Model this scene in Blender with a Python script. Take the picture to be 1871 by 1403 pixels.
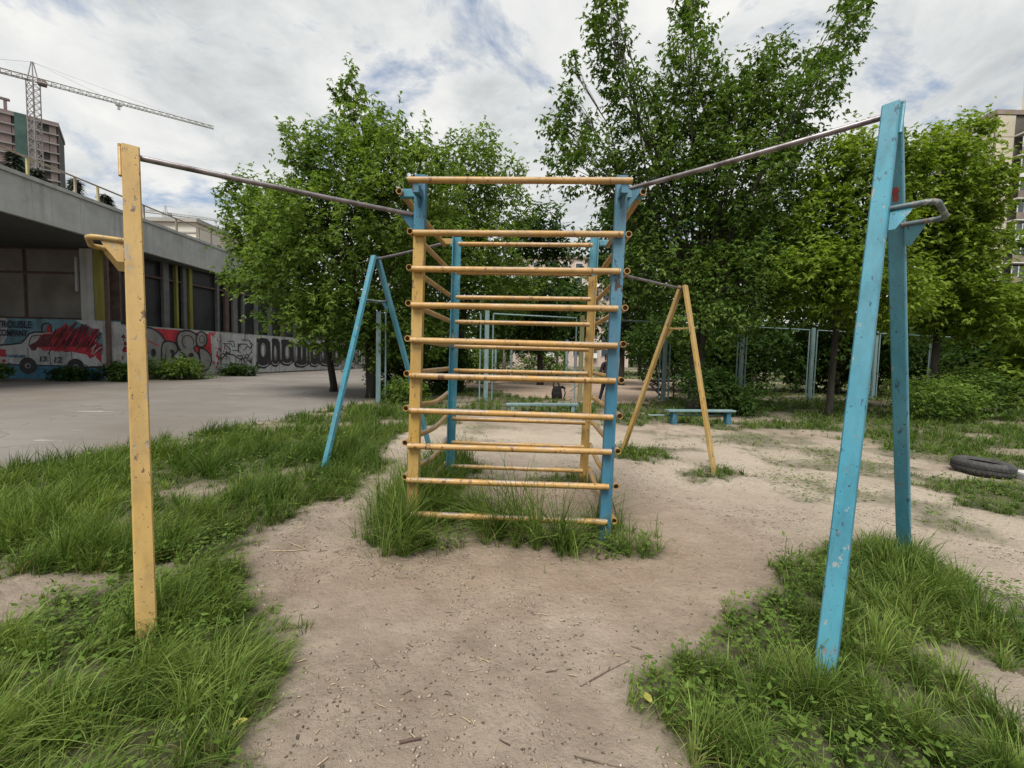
import bpy, bmesh, math, random
import numpy as np
from mathutils import Vector, Matrix
from mathutils.geometry import tessellate_polygon

R = math.radians
scene = bpy.context.scene
for o in list(bpy.data.objects):
    bpy.data.objects.remove(o)

# ------------------------------------------------------------------ camera
cam_d = bpy.data.cameras.new('camera')
cam = bpy.data.objects.new('camera', cam_d)
scene.collection.objects.link(cam)
scene.camera = cam
cam_d.sensor_width = 36.0
cam_d.lens = 800.0 / 1871.0 * 36.0
cam_d.clip_start = 0.05
cam_d.clip_end = 3000.0
CAM_H, CAM_PITCH, CAM_ROLL = 1.551, 0.0611, 0.0232
cam.matrix_world = (Matrix.Translation((0, 0, CAM_H)) @ Matrix.Rotation(math.pi / 2 - CAM_PITCH, 4, 'X')
                    @ Matrix.Rotation(CAM_ROLL, 4, 'Z'))

# ------------------------------------------------------------------ sky and sun
SUN_AZ, SUN_EL = R(196), R(62)          # azimuth measured from +Y towards +X
world = bpy.data.worlds.new('World')
scene.world = world
world.use_nodes = True
wt = world.node_tree
wt.nodes.clear()
def WN(t, **k):
    n = wt.nodes.new(t)
    for a, b in k.items():
        setattr(n, a, b)
    return n
w_out = WN('ShaderNodeOutputWorld'); w_bg = WN('ShaderNodeBackground')
w_bg.inputs['Strength'].default_value = 0.085
sky = WN('ShaderNodeTexSky', sky_type='NISHITA')
sky.sun_disc = False
sky.sun_elevation = SUN_EL
sky.sun_rotation = SUN_AZ
sky.air_density = 1.0
sky.dust_density = 1.5
tc = WN('ShaderNodeTexCoord'); sep = WN('ShaderNodeSeparateXYZ')
wt.links.new(tc.outputs['Generated'], sep.inputs[0])
zc = WN('ShaderNodeMath', operation='MAXIMUM'); zc.inputs[1].default_value = 0.0
wt.links.new(sep.outputs['Z'], zc.inputs[0])
za = WN('ShaderNodeMath', operation='ADD'); za.inputs[1].default_value = 0.22
wt.links.new(zc.outputs[0], za.inputs[0])
dx = WN('ShaderNodeMath', operation='DIVIDE'); dy = WN('ShaderNodeMath', operation='DIVIDE')
wt.links.new(sep.outputs['X'], dx.inputs[0]); wt.links.new(za.outputs[0], dx.inputs[1])
wt.links.new(sep.outputs['Y'], dy.inputs[0]); wt.links.new(za.outputs[0], dy.inputs[1])
cmb = WN('ShaderNodeCombineXYZ')
wt.links.new(dx.outputs[0], cmb.inputs[0]); wt.links.new(dy.outputs[0], cmb.inputs[1])
def wnoise(scale, detail, rough, off, dist=0.0):
    mp = WN('ShaderNodeMapping'); mp.inputs['Location'].default_value = off
    wt.links.new(cmb.outputs[0], mp.inputs[0])
    n = WN('ShaderNodeTexNoise'); n.inputs['Scale'].default_value = scale
    n.inputs['Detail'].default_value = detail; n.inputs['Roughness'].default_value = rough
    n.inputs['Distortion'].default_value = dist
    wt.links.new(mp.outputs[0], n.inputs['Vector'])
    return n
def wramp(src, stops):
    r = WN('ShaderNodeValToRGB')
    e = r.color_ramp.elements
    e[0].position, e[0].color = stops[0][0], (*stops[0][1], 1)
    e[1].position, e[1].color = stops[-1][0], (*stops[-1][1], 1)
    for p, c in stops[1:-1]:
        q = e.new(p); q.color = (*c, 1)
    wt.links.new(src, r.inputs[0])
    return r
n_cov = wnoise(2.1, 9, 0.62, (2.0, 12.5, 0), 0.4)
n_tone = wnoise(2.3, 9, 0.6, (6.1, 13.3, 0), 0.3)
r_cov = wramp(n_cov.outputs['Fac'], [(0.35, (0, 0, 0)), (0.455, (1, 1, 1))])
r_tone = wramp(n_tone.outputs['Fac'], [(0.31, (3.9, 4.1, 4.25)), (0.43, (5.1, 5.3, 5.35)), (0.53, (6.3, 6.4, 6.35)), (0.66, (7.3, 7.25, 7.05))])
sk = WN('ShaderNodeMix', data_type='RGBA', blend_type='MIX')
sk.inputs['Factor'].default_value = 0.35
wt.links.new(sky.outputs[0], sk.inputs['A']); sk.inputs['B'].default_value = (4.4, 5.3, 6.6, 1)
mixc = WN('ShaderNodeMix', data_type='RGBA', blend_type='MIX')
wt.links.new(r_cov.outputs[0], mixc.inputs['Factor'])
wt.links.new(sk.outputs['Result'], mixc.inputs['A'])
wt.links.new(r_tone.outputs[0], mixc.inputs['B'])
wt.links.new(mixc.outputs['Result'], w_bg.inputs['Color'])
wt.links.new(w_bg.outputs[0], w_out.inputs[0])

sun_d = bpy.data.lights.new('sun', 'SUN')
sun_d.energy = 3.6
sun_d.angle = R(32)
sun_d.color = (1.0, 0.95, 0.88)
sun = bpy.data.objects.new('sun', sun_d)
scene.collection.objects.link(sun)
sdir = Vector((math.sin(SUN_AZ) * math.cos(SUN_EL), math.cos(SUN_AZ) * math.cos(SUN_EL), math.sin(SUN_EL)))
sun.rotation_euler = sdir.to_track_quat('Z', 'Y').to_euler()
sun.location = (-8, -20, 30)

scene.view_settings.view_transform = 'Standard'
scene.view_settings.look = 'None'
scene.view_settings.exposure = 0.6
scene.view_settings.gamma = 1.0
scene.view_settings.use_curve_mapping = False
cy = scene.cycles
cy.max_bounces = 5; cy.diffuse_bounces = 3; cy.glossy_bounces = 2; cy.transmission_bounces = 3; cy.transparent_max_bounces = 4
cy.caustics_reflective = False; cy.caustics_refractive = False
scene.render.resolution_x = 1024
scene.render.resolution_y = 768

# ------------------------------------------------------------------ material helpers
class MT:
    def __init__(self, name):
        self.m = bpy.data.materials.new(name); self.m.use_nodes = True
        self.t = self.m.node_tree
        self.b = self.t.nodes['Principled BSDF']
        self.out = self.t.nodes['Material Output']
        self.pos = None
    def n(self, t, **k):
        x = self.t.nodes.new(t)
        for a, b in k.items(): setattr(x, a, b)
        return x
    def l(self, a, b): self.t.links.new(a, b)
    def coord(self):
        if not self.pos:
            self.pos = self.n('ShaderNodeNewGeometry').outputs['Position']
        return self.pos
    def noise(self, scale, detail=5, rough=0.55, stretch=None, dist=0.0, off=(0, 0, 0)):
        n = self.n('ShaderNodeTexNoise')
        n.inputs['Scale'].default_value = scale; n.inputs['Detail'].default_value = detail
        n.inputs['Roughness'].default_value = rough; n.inputs['Distortion'].default_value = dist
        mp = self.n('ShaderNodeMapping')
        if stretch: mp.inputs['Scale'].default_value = stretch
        mp.inputs['Location'].default_value = off
        self.l(self.coord(), mp.inputs[0]); self.l(mp.outputs[0], n.inputs['Vector'])
        return n.outputs['Fac']
    def ramp(self, src, stops, interp='LINEAR'):
        r = self.n('ShaderNodeValToRGB'); r.color_ramp.interpolation = interp
        e = r.color_ramp.elements
        def c4(c): return (c, c, c, 1) if isinstance(c, (int, float)) else (*c, 1)
        e[0].position, e[0].color = stops[0][0], c4(stops[0][1])
        e[1].position, e[1].color = stops[-1][0], c4(stops[-1][1])
        for p, c in stops[1:-1]:
            q = e.new(p); q.color = c4(c)
        self.l(src, r.inputs[0]); return r.outputs[0]
    def mix(self, f, a, b, mode='MIX'):
        x = self.n('ShaderNodeMix', data_type='RGBA', blend_type=mode)
        for k, v in (('Factor', f), ('A', a), ('B', b)):
            if isinstance(v, (int, float)) and k == 'Factor': x.inputs[k].default_value = v
            elif isinstance(v, tuple): x.inputs[k].default_value = (*v, 1)
            else: self.l(v, x.inputs[k])
        return x.outputs['Result']
    def math(self, op, a, b=None):
        x = self.n('ShaderNodeMath', operation=op)
        for i, v in enumerate((a, b)):
            if v is None: continue
            if isinstance(v, (int, float)): x.inputs[i].default_value = v
            else: self.l(v, x.inputs[i])
        return x.outputs[0]
    def col(self, c):
        if isinstance(c, tuple): self.b.inputs['Base Color'].default_value = (*c, 1)
        else: self.l(c, self.b.inputs['Base Color'])
    def rough(self, v):
        if isinstance(v, (int, float)): self.b.inputs['Roughness'].default_value = v
        else: self.l(v, self.b.inputs['Roughness'])
    def metal(self, v):
        if isinstance(v, (int, float)): self.b.inputs['Metallic'].default_value = v
        else: self.l(v, self.b.inputs['Metallic'])
    def bump(self, h, strength=0.3, dist=0.01):
        b = self.n('ShaderNodeBump'); b.inputs['Strength'].default_value = strength
        b.inputs['Distance'].default_value = dist
        self.l(h, b.inputs['Height']); self.l(b.outputs[0], self.b.inputs['Normal'])

def simple(name, c, rough=0.7, var=0.25, scale=3.0, bump=0.0, metal=0.0, stretch=None):
    m = MT(name)
    d = tuple(x * (1 - var) for x in c); u = tuple(min(1, x * (1 + var)) for x in c)
    f = m.noise(scale, 6, 0.6, stretch)
    m.col(m.ramp(f, [(0.3, d), (0.7, u)])); m.rough(rough); m.metal(metal)
    if bump: m.bump(m.noise(scale * 8, 5, 0.6, stretch), bump, 0.01)
    return m.m

def paint(name, base, alt, chipA, chipB, amount=0.63, tread=False):
    m = MT(name)
    big = m.noise(2.3, 5, 0.6)
    fine = m.noise(26, 4, 0.6)
    c = m.mix(m.ramp(big, [(0.35, 0.0), (0.7, 1.0)]), base, alt)
    grime = m.ramp(m.noise(7, 6, 0.7, (1, 1, 0.25)), [(0.45, 1.0), (0.75, 0.62)])
    c = m.mix(1.0, c, grime, 'MULTIPLY')
    chips = m.ramp(m.noise(24, 5, 0.62, (1, 1, 0.4)), [(amount, 0.0), (amount + 0.015, 1.0)])
    fade = m.ramp(m.noise(1.4, 4, 0.6, (1, 1, 0.5), 0, (5, 3, 8)), [(0.4, 0.0), (0.7, 0.35)])
    c = m.mix(fade, c, m.mix(0.5, c, (0.30, 0.31, 0.30)))
    strk = m.ramp(m.noise(34, 4, 0.6, (1, 1, 0.05)), [(0.55, 0.0), (0.75, 0.35)])
    c = m.mix(strk, c, m.mix(1.0, c, (0.55, 0.52, 0.48), 'MULTIPLY'))
    big_chip = m.ramp(m.noise(7.5, 7, 0.66, (1, 1, 0.45), 0, (2, 6, 1)), [(0.635, 0.0), (0.645, 1.0)])
    chips = m.math('MAXIMUM', chips, big_chip)
    cc = m.mix(m.ramp(m.noise(5, 2), [(0.45, 0.0), (0.55, 1.0)]), chipA, chipB)
    c = m.mix(chips, c, cc)
    small = m.ramp(m.noise(60, 2, 0.5), [(0.69, 0.0), (0.71, 1.0)])
    c = m.mix(small, c, tuple(x * 0.6 for x in chipA))
    ht = m.math('SUBTRACT', m.math('MULTIPLY', fine, 0.25), m.math('MULTIPLY', chips, 0.5))
    if tread:                                   # paint trodden off the upper side of the bars
        g = m.n('ShaderNodeNewGeometry'); s = m.n('ShaderNodeSeparateXYZ')
        m.l(g.outputs['Normal'], s.inputs[0])
        up = m.ramp(s.outputs['Z'], [(0.35, 0.0), (0.8, 1.0)])
        patch = m.ramp(m.noise(3.2, 5, 0.65, (1, 1, 0.6)), [(0.47, 0.0), (0.54, 1.0)])
        wear = m.math('MULTIPLY', up, patch)
        c = m.mix(wear, c, m.mix(m.noise(40, 3), (0.20, 0.12, 0.07), (0.36, 0.34, 0.32)))
        m.metal(m.math('MULTIPLY', wear, 0.35))
    m.col(c); m.rough(m.ramp(fine, [(0.3, 0.42), (0.7, 0.62)]))
    m.bump(ht, 0.45, 0.004)
    return m.m

M = {}
M['yellow'] = paint('yellow_paint', (0.365, 0.225, 0.050), (0.425, 0.278, 0.078), (0.11, 0.06, 0.03), (0.26, 0.22, 0.16), 0.615)
M['yellow_rung'] = paint('yellow_bar_paint', (0.345, 0.190, 0.042), (0.405, 0.245, 0.076), (0.13, 0.06, 0.025), (0.22, 0.13, 0.06), 0.615, True)
M['blue'] = paint('blue_paint', (0.032, 0.195, 0.275), (0.045, 0.245, 0.325), (0.018, 0.07, 0.11), (0.22, 0.25, 0.26), 0.625)
M['blue_dark'] = paint('deep_blue_paint', (0.024, 0.130, 0.215), (0.032, 0.165, 0.255), (0.015, 0.05, 0.09), (0.05, 0.03, 0.02), 0.64)
M['old_blue'] = paint('faded_blue_paint', (0.135, 0.235, 0.245), (0.19, 0.285, 0.29), (0.15, 0.12, 0.09), (0.30, 0.31, 0.30), 0.62)
M['green_post'] = paint('olive_paint', (0.22, 0.22, 0.10), (0.27, 0.25, 0.12), (0.14, 0.09, 0.05), (0.2, 0.2, 0.16), 0.6)
m = MT('worn_steel')
f = m.noise(9, 6, 0.65, (1, 1, 1)); m.col(m.ramp(f, [(0.35, (0.10, 0.085, 0.085)), (0.6, (0.24, 0.22, 0.23))]))
m.metal(0.75); m.rough(m.ramp(f, [(0.3, 0.5), (0.7, 0.3)])); M['steel'] = m.m
M['dark_hole'] = simple('dark_rust', (0.018, 0.012, 0.010), 0.9)
M['red_chip'] = simple('red_primer', (0.19, 0.035, 0.03), 0.6, 0.3, 60)
M['dark_handle'] = paint('worn_dark_paint', (0.035, 0.055, 0.075), (0.09, 0.15, 0.17), (0.16, 0.10, 0.06), (0.25, 0.24, 0.22), 0.56)

# foliage
def leafmat(name, dark, light, trans=0.42):
    m = MT(name)
    a = m.n('ShaderNodeAttribute'); a.attribute_name = 'rnd'
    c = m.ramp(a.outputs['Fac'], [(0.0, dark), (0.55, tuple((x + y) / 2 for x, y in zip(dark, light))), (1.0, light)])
    m.col(c); m.rough(0.6)
    m.b.inputs['Specular IOR Level'].default_value = 0.14
    tr = m.n('ShaderNodeBsdfTranslucent')
    tcol = m.mix(1.0, c, (1.25, 1.35, 0.55), 'MULTIPLY')
    m.l(tcol, tr.inputs['Color'])
    ms = m.n('ShaderNodeMixShader'); ms.inputs[0].default_value = trans
    m.l(m.b.outputs[0], ms.inputs[1]); m.l(tr.outputs[0], ms.inputs[2]); m.l(ms.outputs[0], m.out.inputs['Surface'])
    return m.m
M['leaf'] = leafmat('maple_leaf', (0.042, 0.088, 0.013), (0.215, 0.305, 0.068))
M['leaf_tall'] = leafmat('willowy_leaf', (0.034, 0.074, 0.012), (0.145, 0.218, 0.050))
M['leaf_bright'] = leafmat('bright_leaf', (0.074, 0.125, 0.011), (0.270, 0.355, 0.058))
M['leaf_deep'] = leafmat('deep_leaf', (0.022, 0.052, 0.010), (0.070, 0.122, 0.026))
M['leaf_spruce'] = leafmat('spruce_needle', (0.020, 0.030, 0.022), (0.045, 0.055, 0.032), 0.1)
M['grass'] = leafmat('grass_blade', (0.032, 0.072, 0.009), (0.250, 0.335, 0.080), 0.3)
M['grass_shade'] = leafmat('shaded_turf', (0.038, 0.080, 0.011), (0.175, 0.245, 0.055), 0.3)  # shade put into the far grass colour: its light tone is darker
M['dry'] = leafmat('dry_grass', (0.17, 0.14, 0.055), (0.33, 0.29, 0.15), 0.3)
M['weed'] = leafmat('weed_leaf', (0.046, 0.092, 0.013), (0.150, 0.220, 0.045), 0.3)
M['yellow_leaf'] = leafmat('fallen_leaf', (0.42, 0.40, 0.10), (0.50, 0.50, 0.14), 0.2)
m = MT('bark'); f = m.noise(6, 8, 0.65, (1, 1, 0.25))
m.col(m.ramp(f, [(0.3, (0.018, 0.014, 0.011)), (0.7, (0.062, 0.052, 0.042))])); m.rough(0.95); m.bump(f, 0.8, 0.03); M['bark'] = m.m
m = MT('pale_bark'); f = m.noise(8, 8, 0.65, (1, 1, 0.4))
m.col(m.ramp(f, [(0.35, (0.11, 0.10, 0.085)), (0.65, (0.30, 0.29, 0.26))])); m.rough(0.9); m.bump(f, 0.5, 0.02); M['pale_bark'] = m.m

# ground
m = MT('trodden_dirt')
a = m.n('ShaderNodeAttribute'); a.attribute_name = 'turf'
wide = m.noise(0.55, 6, 0.6); mid = m.noise(3.0, 7, 0.62); fine = m.noise(38, 7, 0.7); grit = m.noise(190, 3, 0.6)
c = m.ramp(wide, [(0.34, (0.215, 0.172, 0.130)), (0.5, (0.285, 0.234, 0.182)), (0.66, (0.355, 0.300, 0.240))])
c = m.mix(m.ramp(mid, [(0.40, 0.0), (0.66, 0.7)]), c, (0.170, 0.128, 0.095))
c = m.mix(m.ramp(fine, [(0.56, 0.0), (0.74, 0.6)]), c, (0.150, 0.115, 0.085))
c = m.mix(m.ramp(grit, [(0.60, 0.0), (0.72, 0.55)]), c, (0.105, 0.085, 0.066))
c = m.mix(m.ramp(m.noise(150, 2, 0.5, None, 0, (4, 9, 2)), [(0.70, 0.0), (0.74, 0.6)]), c, (0.50, 0.46, 0.40))
a2 = m.n('ShaderNodeAttribute'); a2.attribute_name = 'pale'
c = m.mix(m.math('MULTIPLY', a2.outputs['Fac'], 0.75), c, m.mix(m.ramp(fine, [(0.4, 0.0), (0.7, 1.0)]), (0.42, 0.365, 0.295), (0.29, 0.24, 0.185)))
a3 = m.n('ShaderNodeAttribute'); a3.attribute_name = 'worn'  # trodden earth, plus contact shade painted round the post feet
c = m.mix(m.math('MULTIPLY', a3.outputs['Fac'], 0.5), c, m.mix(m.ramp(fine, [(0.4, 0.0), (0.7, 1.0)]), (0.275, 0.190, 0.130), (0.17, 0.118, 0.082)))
soil = m.mix(m.ramp(mid, [(0.35, 0.0), (0.65, 1.0)]), (0.045, 0.050, 0.020), (0.085, 0.080, 0.038))
c = m.mix(m.ramp(a.outputs['Fac'], [(0.05, 0.0), (0.9, 1.0)]), c, soil)
m.col(c); m.rough(0.95)
m.bump(m.math('ADD', m.math('ADD', m.math('MULTIPLY', fine, 1.0), m.math('MULTIPLY', m.noise(12, 3, 0.55), 1.3)), m.math('ADD', m.math('MULTIPLY', mid, 0.8), m.math('MULTIPLY', grit, 0.3))), 0.95, 0.024)
M['dirt'] = m.m
m = MT('old_asphalt')
wide = m.noise(0.25, 6, 0.6); fine = m.noise(30, 6, 0.7); st = m.noise(1.2, 6, 0.65, (0.5, 2.0, 1))
c = m.ramp(wide, [(0.35, (0.112, 0.100, 0.088)), (0.65, (0.175, 0.162, 0.147))])
c = m.mix(m.ramp(st, [(0.52, 0.0), (0.72, 0.7)]), c, (0.115, 0.098, 0.082))
c = m.mix(m.ramp(fine, [(0.5, 0.0), (0.8, 0.5)]), c, (0.09, 0.08, 0.07))
c = m.mix(m.ramp(m.noise(1.3, 5, 0.6, (0.35, 2.2, 1), 0, (3, 1, 0)), [(0.66, 0.0), (0.70, 0.75)]), c, (0.42, 0.39, 0.35))
vo = m.n('ShaderNodeTexVoronoi', feature='DISTANCE_TO_EDGE'); vo.inputs['Scale'].default_value = 0.33
nv = m.n('ShaderNodeTexNoise'); nv.inputs['Scale'].default_value = 1.4; nv.inputs['Detail'].default_value = 5; m.l(m.coord(), nv.inputs['Vector'])
va = m.n('ShaderNodeVectorMath', operation='ADD'); vs_ = m.n('ShaderNodeVectorMath', operation='SCALE'); vs_.inputs['Scale'].default_value = 1.1
m.l(nv.outputs['Color'], vs_.inputs[0]); m.l(m.coord(), va.inputs[0]); m.l(vs_.outputs[0], va.inputs[1]); m.l(va.outputs[0], vo.inputs['Vector'])
crack = m.math('MULTIPLY', m.ramp(vo.outputs['Distance'], [(0.002, 1.0), (0.009, 0.0)]), m.ramp(m.noise(0.5, 3), [(0.45, 0.0), (0.55, 1.0)]))
c = m.mix(m.math('MULTIPLY', crack, 0.55), c, (0.05, 0.045, 0.04))
c = m.mix(m.ramp(m.noise(0.16, 5, 0.6, None, 0, (7, 2, 0)), [(0.52, 0.0), (0.62, 0.6)]), c, (0.125, 0.098, 0.074))
m.col(c); m.rough(0.92); m.bump(m.math('SUBTRACT', fine, m.math('MULTIPLY', crack, 2.0)), 0.4, 0.01); M['asphalt'] = m.m
m = MT('pinkish_sand')
wide = m.noise(0.6, 6, 0.6, (1, 3, 1)); fine = m.noise(9, 6, 0.7, (1, 2, 1))
c = m.ramp(wide, [(0.35, (0.26, 0.185, 0.135)), (0.65, (0.37, 0.285, 0.215))])
c = m.mix(m.ramp(fine, [(0.5, 0.0), (0.8, 0.6)]), c, (0.17, 0.12, 0.085))
m.col(c); m.rough(0.95); m.bump(fine, 0.5, 0.02); M['sand'] = m.m

# building
m = MT('stained_concrete')
f = m.noise(1.1, 8, 0.62); dr = m.noise(2.6, 6, 0.65, (1, 1, 0.10)); g = m.noise(40, 4)
c = m.ramp(f, [(0.32, (0.33, 0.34, 0.335)), (0.68, (0.46, 0.47, 0.46))])
c = m.mix(m.ramp(dr, [(0.5, 0.0), (0.75, 0.6)]), c, (0.20, 0.205, 0.20))
m.col(c); m.rough(0.9); m.bump(g, 0.3, 0.01); M['concrete'] = m.m
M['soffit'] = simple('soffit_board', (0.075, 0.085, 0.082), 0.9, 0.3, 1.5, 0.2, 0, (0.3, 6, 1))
M['panel'] = simple('grey_infill_panel', (0.150, 0.142, 0.128), 0.85, 0.35, 0.7, 0.2)
M['panel_dark'] = simple('dirty_glass_panel', (0.030, 0.033, 0.036), 0.35, 0.5, 0.8)
M['mullion_grey'] = simple('grey_mullion', (0.105, 0.108, 0.105), 0.7, 0.3, 2.0)
M['mullion_yellow'] = simple('yellow_green_post', (0.185, 0.180, 0.030), 0.6, 0.35, 2.0, 0.2, 0, (1, 1, 0.2))
M['rust_brown'] = simple('rust_brown_metal', (0.085, 0.055, 0.045), 0.8, 0.4, 3.0)
M['rail'] = simple('rusted_rail_paint', (0.26, 0.215, 0.16), 0.7, 0.4, 1.4)
M['rail_yellow'] = simple('yellow_rail_paint', (0.42, 0.36, 0.16), 0.7, 0.3, 2.0)
m = MT('whitewashed_wall'); f = m.noise(1.6, 8, 0.65); b = m.noise(30, 5)
c = m.ramp(f, [(0.3, (0.16, 0.16, 0.155)), (0.55, (0.30, 0.30, 0.29)), (0.75, (0.40, 0.40, 0.39))])
c = m.mix(m.ramp(m.noise(3.5, 6, 0.7, (1, 1, 0.5)), [(0.55, 0.0), (0.68, 0.6)]), c, (0.12, 0.115, 0.105))
m.col(c); m.rough(0.9); m.bump(b, 0.4, 0.01); M['whitewash'] = m.m
def sprayed(name, c, rough=0.8, var=0.25, scale=2.0):
    m = MT(name); f = m.noise(scale, 6, 0.65)
    cc = m.ramp(f, [(0.3, tuple(x * (1 - var) for x in c)), (0.7, tuple(min(1, x * (1 + var)) for x in c))])
    cc = m.mix(m.ramp(m.noise(1.7, 7, 0.7, (1, 1, 0.18)), [(0.48, 0.0), (0.68, 0.65)]), cc, m.mix(1.0, cc, (0.34, 0.32, 0.29), 'MULTIPLY'))
    cc = m.mix(m.ramp(m.noise(7, 6, 0.7), [(0.60, 0.0), (0.66, 0.8)]), cc, (0.13, 0.125, 0.115))
    m.col(cc); m.rough(rough); m.bump(m.noise(28, 5), 0.5, 0.012); return m.m
M['mural_sky'] = sprayed('mural_blue', (0.105, 0.215, 0.265), 0.8, 0.45, 0.9)
M['mural_deep'] = sprayed('mural_deep_blue', (0.036, 0.145, 0.235), 0.8, 0.3, 1.5)
M['g_white'] = sprayed('spray_white', (0.40, 0.415, 0.425), 0.8, 0.18, 2.0)
M['g_grey'] = sprayed('spray_grey', (0.195, 0.192, 0.188), 0.8, 0.25, 2.0)
M['g_black'] = sprayed('spray_black', (0.016, 0.014, 0.018), 0.7, 0.4, 3.0)
M['g_red'] = sprayed('spray_red', (0.40, 0.022, 0.035), 0.7, 0.35, 3.0)
M['g_maroon'] = sprayed('spray_maroon', (0.10, 0.012, 0.022), 0.7, 0.5, 4.0)
M['g_blue'] = sprayed('spray_blue', (0.05, 0.12, 0.24), 0.8, 0.2, 3.0)
M['g_navy'] = sprayed('spray_navy', (0.022, 0.030, 0.055), 0.8, 0.3, 3.0)

# ------------------------------------------------------------------ object helpers
COL = scene.collection
def thing(name, label, cat, loc=(0, 0, 0), group=None):
    o = bpy.data.objects.new(name, None)
    COL.objects.link(o); o.location = loc; o.empty_display_size = 0.2
    o['label'] = label; o['category'] = cat
    if group: o['group'] = group
    return o
def tag(o, label, cat, group=None):
    o['label'] = label; o['category'] = cat
    if group: o['group'] = group
    return o
def world_loc(o):
    v = Vector((0, 0, 0))
    while o:
        v += Vector(o.location); o = o.parent
    return v
def mk(name, verts, faces, mat, parent=None, smooth=False, loc=None):
    """verts in world space; object origin at parent (or loc)."""
    base = world_loc(parent) if parent else Vector(loc or (0, 0, 0))
    me = bpy.data.meshes.new(name)
    v = np.asarray(verts, dtype=np.float64) - np.array(base)
    me.from_pydata(v.tolist(), [], faces)
    me.materials.append(mat)
    if smooth:
        for p in me.polygons: p.use_smooth = True
    me.update()
    o = bpy.data.objects.new(name, me); COL.objects.link(o)
    if parent: o.parent = parent
    elif loc: o.location = loc
    return o
class G:
    """collects simple shapes for one mesh"""
    def __init__(self): self.v = []; self.f = []
    def add(self, vs, fs):
        k = len(self.v); self.v += [tuple(x) for x in vs]; self.f += [tuple(i + k for i in f) for f in fs]; return self
    def box(self, c, s, rz=0.0):
        cx, cy, cz = c; a, b, h = s[0] / 2, s[1] / 2, s[2] / 2; co, si = math.cos(rz), math.sin(rz)
        vs = []
        for z in (-h, h):
            for x, y in ((-a, -b), (a, -b), (a, b), (-a, b)):
                vs.append((cx + co * x - si * y, cy + si * x + co * y, cz + z))
        return self.add(vs, [(3, 2, 1, 0), (4, 5, 6, 7), (0, 1, 5, 4), (1, 2, 6, 5), (2, 3, 7, 6), (3, 0, 4, 7)])
    def beam(self, p, q, side, w, t, bev=0.0):
        """rectangular bar p->q; w along 'side', t along the other; chamfered corners"""
        p = Vector(p); q = Vector(q); d = (q - p).normalized(); s = Vector(side); s = (s - d * s.dot(d)).normalized(); n = d.cross(s)
        if bev:
            e = bev
            prof = [(-w/2+e, -t/2), (w/2-e, -t/2), (w/2, -t/2+e), (w/2, t/2-e), (w/2-e, t/2), (-w/2+e, t/2), (-w/2, t/2-e), (-w/2, -t/2+e)]
        else:
            prof = [(-w/2, -t/2), (w/2, -t/2), (w/2, t/2), (-w/2, t/2)]
        return self.extr(prof, p, q, s, n)
    def extr(self, prof, p, q, s, n):
        p = Vector(p); q = Vector(q); s = Vector(s); n = Vector(n)
        k = len(prof)
        vs = [p + s * a + n * b for a, b in prof] + [q + s * a + n * b for a, b in prof]
        fs = [(i, (i + 1) % k, k + (i + 1) % k, k + i) for i in range(k)]
        if k <= 8 or True:
            fs += [tuple(range(k - 1, -1, -1)), tuple(range(k, 2 * k))]
        return self.add(vs, fs)
    def tube(self, pts, r, n=10, closed_ends=True, hollow=0.0):
        pts = [Vector(p) for p in pts]; rs = r if isinstance(r, (list, tuple)) else [r] * len(pts)
        rings = []; up = None
        for i, p in enumerate(pts):
            if i == 0: d = pts[1] - pts[0]
            elif i == len(pts) - 1: d = pts[-1] - pts[-2]
            else: d = (pts[i + 1] - p).normalized() + (p - pts[i - 1]).normalized()
            d.normalize()
            if up is None: up = Vector((0, 0, 1)) if abs(d.z) < 0.9 else Vector((1, 0, 0))
            a = up - d * up.dot(d); a.normalize(); b = d.cross(a); up = a
            rings.append([p + (a * math.cos(2 * math.pi * j / n) + b * math.sin(2 * math.pi * j / n)) * rs[i] for j in range(n)])
        vs = [v for ring in rings for v in ring]; fs = []
        for i in range(len(rings) - 1):
            for j in range(n):
                fs.append((i * n + j, i * n + (j + 1) % n, (i + 1) * n + (j + 1) % n, (i + 1) * n + j))
        if closed_ends and not hollow:
            fs += [tuple(range(n - 1, -1, -1)), tuple(range((len(rings) - 1) * n, len(rings) * n))]
        if hollow:
            for end in (0, len(rings) - 1):
                ring = rings[end]; c = pts[end]
                d = (pts[1] - pts[0]).normalized() if end == 0 else (pts[-2] - pts[-1]).normalized()
                k = len(vs)
                vs += [c + (v - c) * 0.80 for v in ring] + [c + (v - c) * 0.80 + d * hollow for v in ring]
                for j in range(n):
                    j2 = (j + 1) % n
                    fa = [(end * n + j, k + j, k + j2, end * n + j2), (k + j, k + n + j, k + n + j2, k + j2)]
                    fs += fa if end == 0 else [tuple(reversed(f)) for f in fa]
                fl = tuple(range(k + n, k + 2 * n))
                fs.append(fl)
        return self.add(vs, fs)
    def lathe(self, prof, c, axis_x, axis_y, axis_z, n=32, closed=True):
        c = Vector(c); X = Vector(axis_x); Y = Vector(axis_y); Z = Vector(axis_z); k = len(prof); vs = []; fs = []
        for i in range(n):
            t = 2 * math.pi * i / n; d = X * math.cos(t) + Y * math.sin(t)
            vs += [c + d * r + Z * h for r, h in prof]
        for i in range(n):
            i2 = (i + 1) % n
            for j in range(k if closed else k - 1):
                j2 = (j + 1) % k
                fs.append((i * k + j, i2 * k + j, i2 * k + j2, i * k + j2))
        return self.add(vs, fs)
    def build(self, name, mat, parent=None, smooth=False, loc=None):
        return mk(name, self.v, self.f, mat, parent, smooth, loc)

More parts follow.
